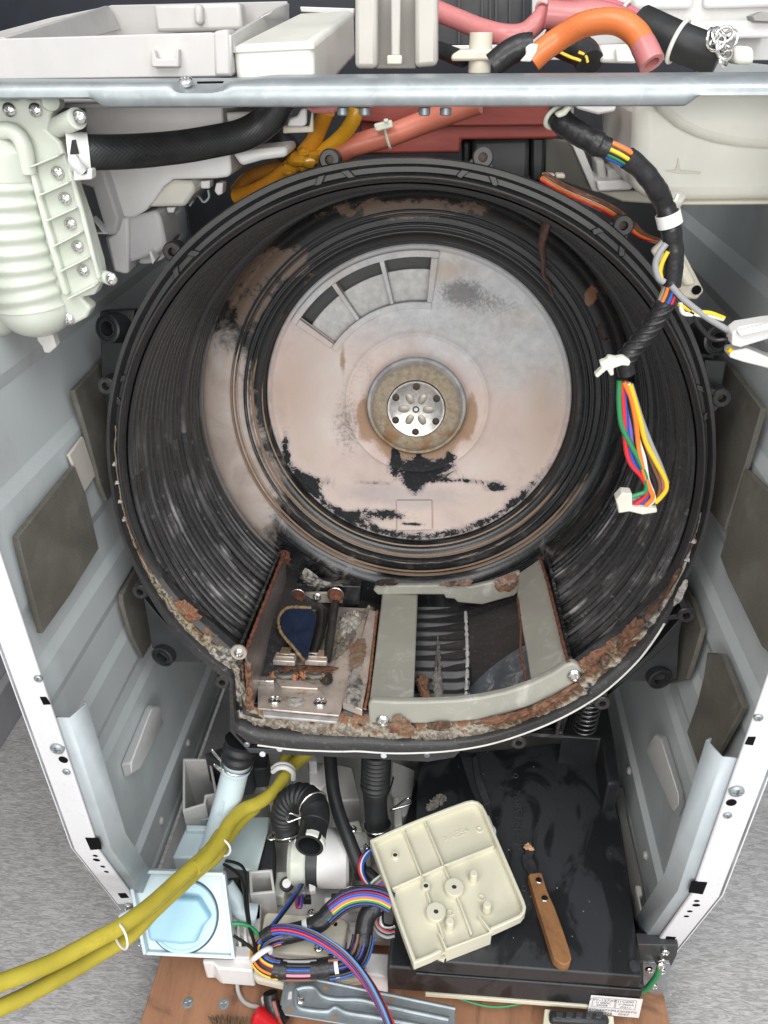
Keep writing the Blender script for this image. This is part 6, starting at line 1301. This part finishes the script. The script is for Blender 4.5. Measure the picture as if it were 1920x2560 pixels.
# ---- scraper, lint
sc_ = thing('scraper', 'small scraper knife with a worn wooden handle on the black box', 'scraper')
slabZ('blade', M_, [(1142, 765), (1160, 750), (1192, 760), (1203, 800), (1190, 832), (1212, 880), (1232, 945), (1168, 955), (1135, 905), (1120, 858), (1128, 825), (1142, 812)], BZ+.0055, .0012, mat('dark_blade', (.07, .07, .075), .45, metal=.6, var=.4, vs=120), sc_, bevel=.0003)
hd = prism('handle', [aZ(M_(*p), BZ+.014) for p in ((1163, 962), (1175, 950), (1245, 940), (1258, 950), (1285, 1040), (1312, 1110), (1345, 1180), (1400, 1330), (1450, 1480), (1463, 1535), (1450, 1568), (1418, 1582), (1385, 1572), (1345, 1540), (1325, 1490), (1280, 1340), (1225, 1170))], (0, 0, -.0125), wood('handle_wood', (.26, .125, .05), 2.2, (2, 1, 8)), sc_, .004, 4)
for p in ((1236, 998), (1277, 1123)): lathe('rivet', [(.0036, -.002), (.0036, .0004), (.003, .0009), (0, .001)], aZ(M_(*p), BZ+.014), (0, 0, 1), STEEL, sc_, 20)
lump('rust_crumb', [(aZ(M_(1165, 762), BZ+.008), .0035), (aZ(M_(1180, 775), BZ+.008), .003), (aZ(M_(1150, 772), BZ+.008), .0025)], mat('orange_crumb', (.50, .28, .16), .9, var=.4, vs=300), sc_, .7, 2)
ln = thing('lint_clump', 'grey lint clump on the black box beside the ivory cover', 'lint')
lump('lint', [(aZ(M_(*p), BZ+.003), r) for p, r in (((490, 485), .0045), ((515, 460), .0058), ((545, 440), .0058), ((570, 430), .0040), ((480, 500), .003), ((555, 455), .004))], LINT, ln, .8, 4)
sp2 = thing('steel_strap', 'grey twisted steel strap standing beside the ivory cover', 'strap')
prism('strap', [aZ(M_(*p), BZ+.004) for p in ((775, 150), (810, 130), (830, 260), (905, 460), (860, 480), (800, 330))], (0, 0, -.0015), BLACKG, sp2, .0005)
tubeZ('white_cord', M_, [(880, 560, BZ+.003), (905, 620, BZ+.003), (925, 650, BZ+.004), (925, 690, BZ+.003)], .0026, TIEW, sp2, n=20)

# ---- steel bracket, cords and tools on the plywood
sb = thing('steel_bracket', 'long grey pressed steel bracket lying in front of the cream plate', 'bracket')
SBZ = .172
slabZ('plate', L, [(700, 1790), (760, 1785), (900, 1800), (1659, 1955), (1950, 2015), (1950, 2300), (1400, 2180), (690, 2065), (662, 2010)], SBZ, .002, GALVD, sb, bevel=.0006)
rl = [(770, 1880), (830, 1862), (905, 1868), (960, 1925), (1060, 1950), (1250, 1955), (1450, 2005), (1900, 2100)]; rl2 = [(770, 1880), (775, 1990), (830, 2025), (1000, 2040), (1060, 2010), (1150, 2050), (1400, 2090), (1900, 2190)]
for r_ in (rl, rl2): tubeZ('pressed_ridge', L, [(x, y, SBZ+.0006) for x, y in r_], .0028, GALVD, sb, n=70, k=10)
tubeZ('edge_fold', L, [(x, y, SBZ-.001) for x, y in ((668, 1990), (690, 1870), (705, 1800), (760, 1788), (900, 1803), (1250, 1875), (1659, 1960), (1950, 2020))], .0022, GALVD, sb, n=70, k=10)
screw(aZ(L(800, 1960), SBZ+.0005), (0, 0, 1), .0042, sb)
for p in ((738, 1825), (988, 1868), (1478, 1950), (1060, 2085), (718, 2025)): lathe('hole', [(.0026, 0), (0, 0)], aZ(L(*p), SBZ+.0004), (0, 0, 1), mat('wood_behind', (.28, .16, .09), .7), sb, 16)
prism('slot', [aZ(L(*p), SBZ+.0003) for p in ((718, 1895), (742, 1893), (738, 1950), (708, 1952))], (0, 0, .0003), WHITE2, sb, 0)
gc = thing('loose_string', 'thin grey cord curling down over the plywood', 'cord')
tubeZ('cord', L, [(345, 1740, .125), (335, 1820, .115), (345, 1900, .11), (380, 1965, .1085), (430, 1995, .1085), (480, 2005, .1085), (530, 2040, .109)], .0024, GREYC, gc, n=60, k=8)
rh = thing('red_handle', 'red plastic tool handle poking in at the bottom edge', 'tool')
tubeZ('handle', L, [(470, 2065, .117), (530, 2100, .117), (600, 2160, .117), (680, 2240, .117)], lambda s: .0105*min(1, .75+4*s), REDH, rh, n=30, k=12)
br = thing('bristle_brush', 'brown brush bristles fanning up from the bottom edge', 'brush')
for k in range(70):
    x = 170 + 210*random.random(); a = aZ(L(x, 2190), .107 + .004*random.random()); b = aZ(L(x + (x-290)*.35 + random.gauss(0, 14), 2060 + random.random()*45 + abs(x-240)*.12), .118 + .012*random.random())
    tube('bristle', [a, a.lerp(b, .5) + Vector((0, 0, .003)), b], .0006, BRIST, br, n=4, k=4)
slabZ('brush_head', L, [(150, 2180), (420, 2185), (420, 2300), (150, 2300)], .117, .012, wood('brush_wood', (.2, .11, .06)), br, bevel=.003)
bd2 = thing('taped_plug', 'black taped plug with a white wrap beside the red handle', 'plug')
slabZ('wrap', L, [(505, 1930), (570, 1890), (600, 1920), (560, 1990), (520, 1980)], .118, .012, WHITE, bd2, bevel=.002)
tubeZ('tape', L, [(580, 1900, .135), (590, 1970, .128), (625, 2040, .122), (680, 2130, .118)], .0078, TAPE, bd2, n=30, k=12)
slabZ('wrap', L, [(630, 1990), (660, 1980), (662, 2080), (640, 2075)], .125, .006, WHITE, bd2, bevel=.001)
for dx, c_ in ((0, 'brown'), (8, 'red'), (16, 'black')): tubeZ('wire', L, [(600+dx, 1960, .138), (620+dx, 2030, .132), (650+dx, 2110, .126), (690+dx, 2190, .12)], .0018, WR[c_], bd2, n=20, k=6)
gw = thing('green_earth_wire', 'green earth wire at the right corner bracket', 'wire')
tube('wire', [aY(N_(x, y), .012) for x, y in ((790, 1875), (775, 1920), (745, 1965), (705, 2005), (660, 2020))], .0030, WR['green'], gw, n=30, k=10); screw(aY(N_(800, 1862), .0115), (0, -1, .3), .0042, gw)
tube('cable_lug', [aY(N_(800, 1850), .0125), aY(N_(795, 1872), .0125)], .0034, STEEL, gw, n=6, k=10)
gw2 = thing('green_earth_wire', 'green wire just visible below the front of the black box', 'wire')
tube('wire', [eL + ed_*.05 + Vector((0, .01, -.058)), eL + ed_*.11 + Vector((0, .0, -.062)), eL + ed_*.16 + Vector((0, .01, -.06))], .0013, WR['green'], gw2, n=20, k=8)

# ================================================================ parenting
bpy.context.view_layer.update()
def wpts(o):
    return [o.matrix_basis @ Vector(c) for c in ((o.bound_box[0]), (o.bound_box[6]))]
kids = {}
for o, p in PENDING: kids.setdefault(p, []).append(o)
for root, ch in kids.items():
    if root.type == 'EMPTY' and root is not tub:
        allp = [q for c in ch for q in wpts(c)]
        lo = Vector((min(p[i] for p in allp) for i in range(3))); hi = Vector((max(p[i] for p in allp) for i in range(3)))
        root.location = ((lo.x+hi.x)/2, (lo.y+hi.y)/2, lo.z)
for o, p in PENDING:
    o.parent = p; o.matrix_parent_inverse = p.matrix_basis.inverted()
bpy.context.view_layer.update()
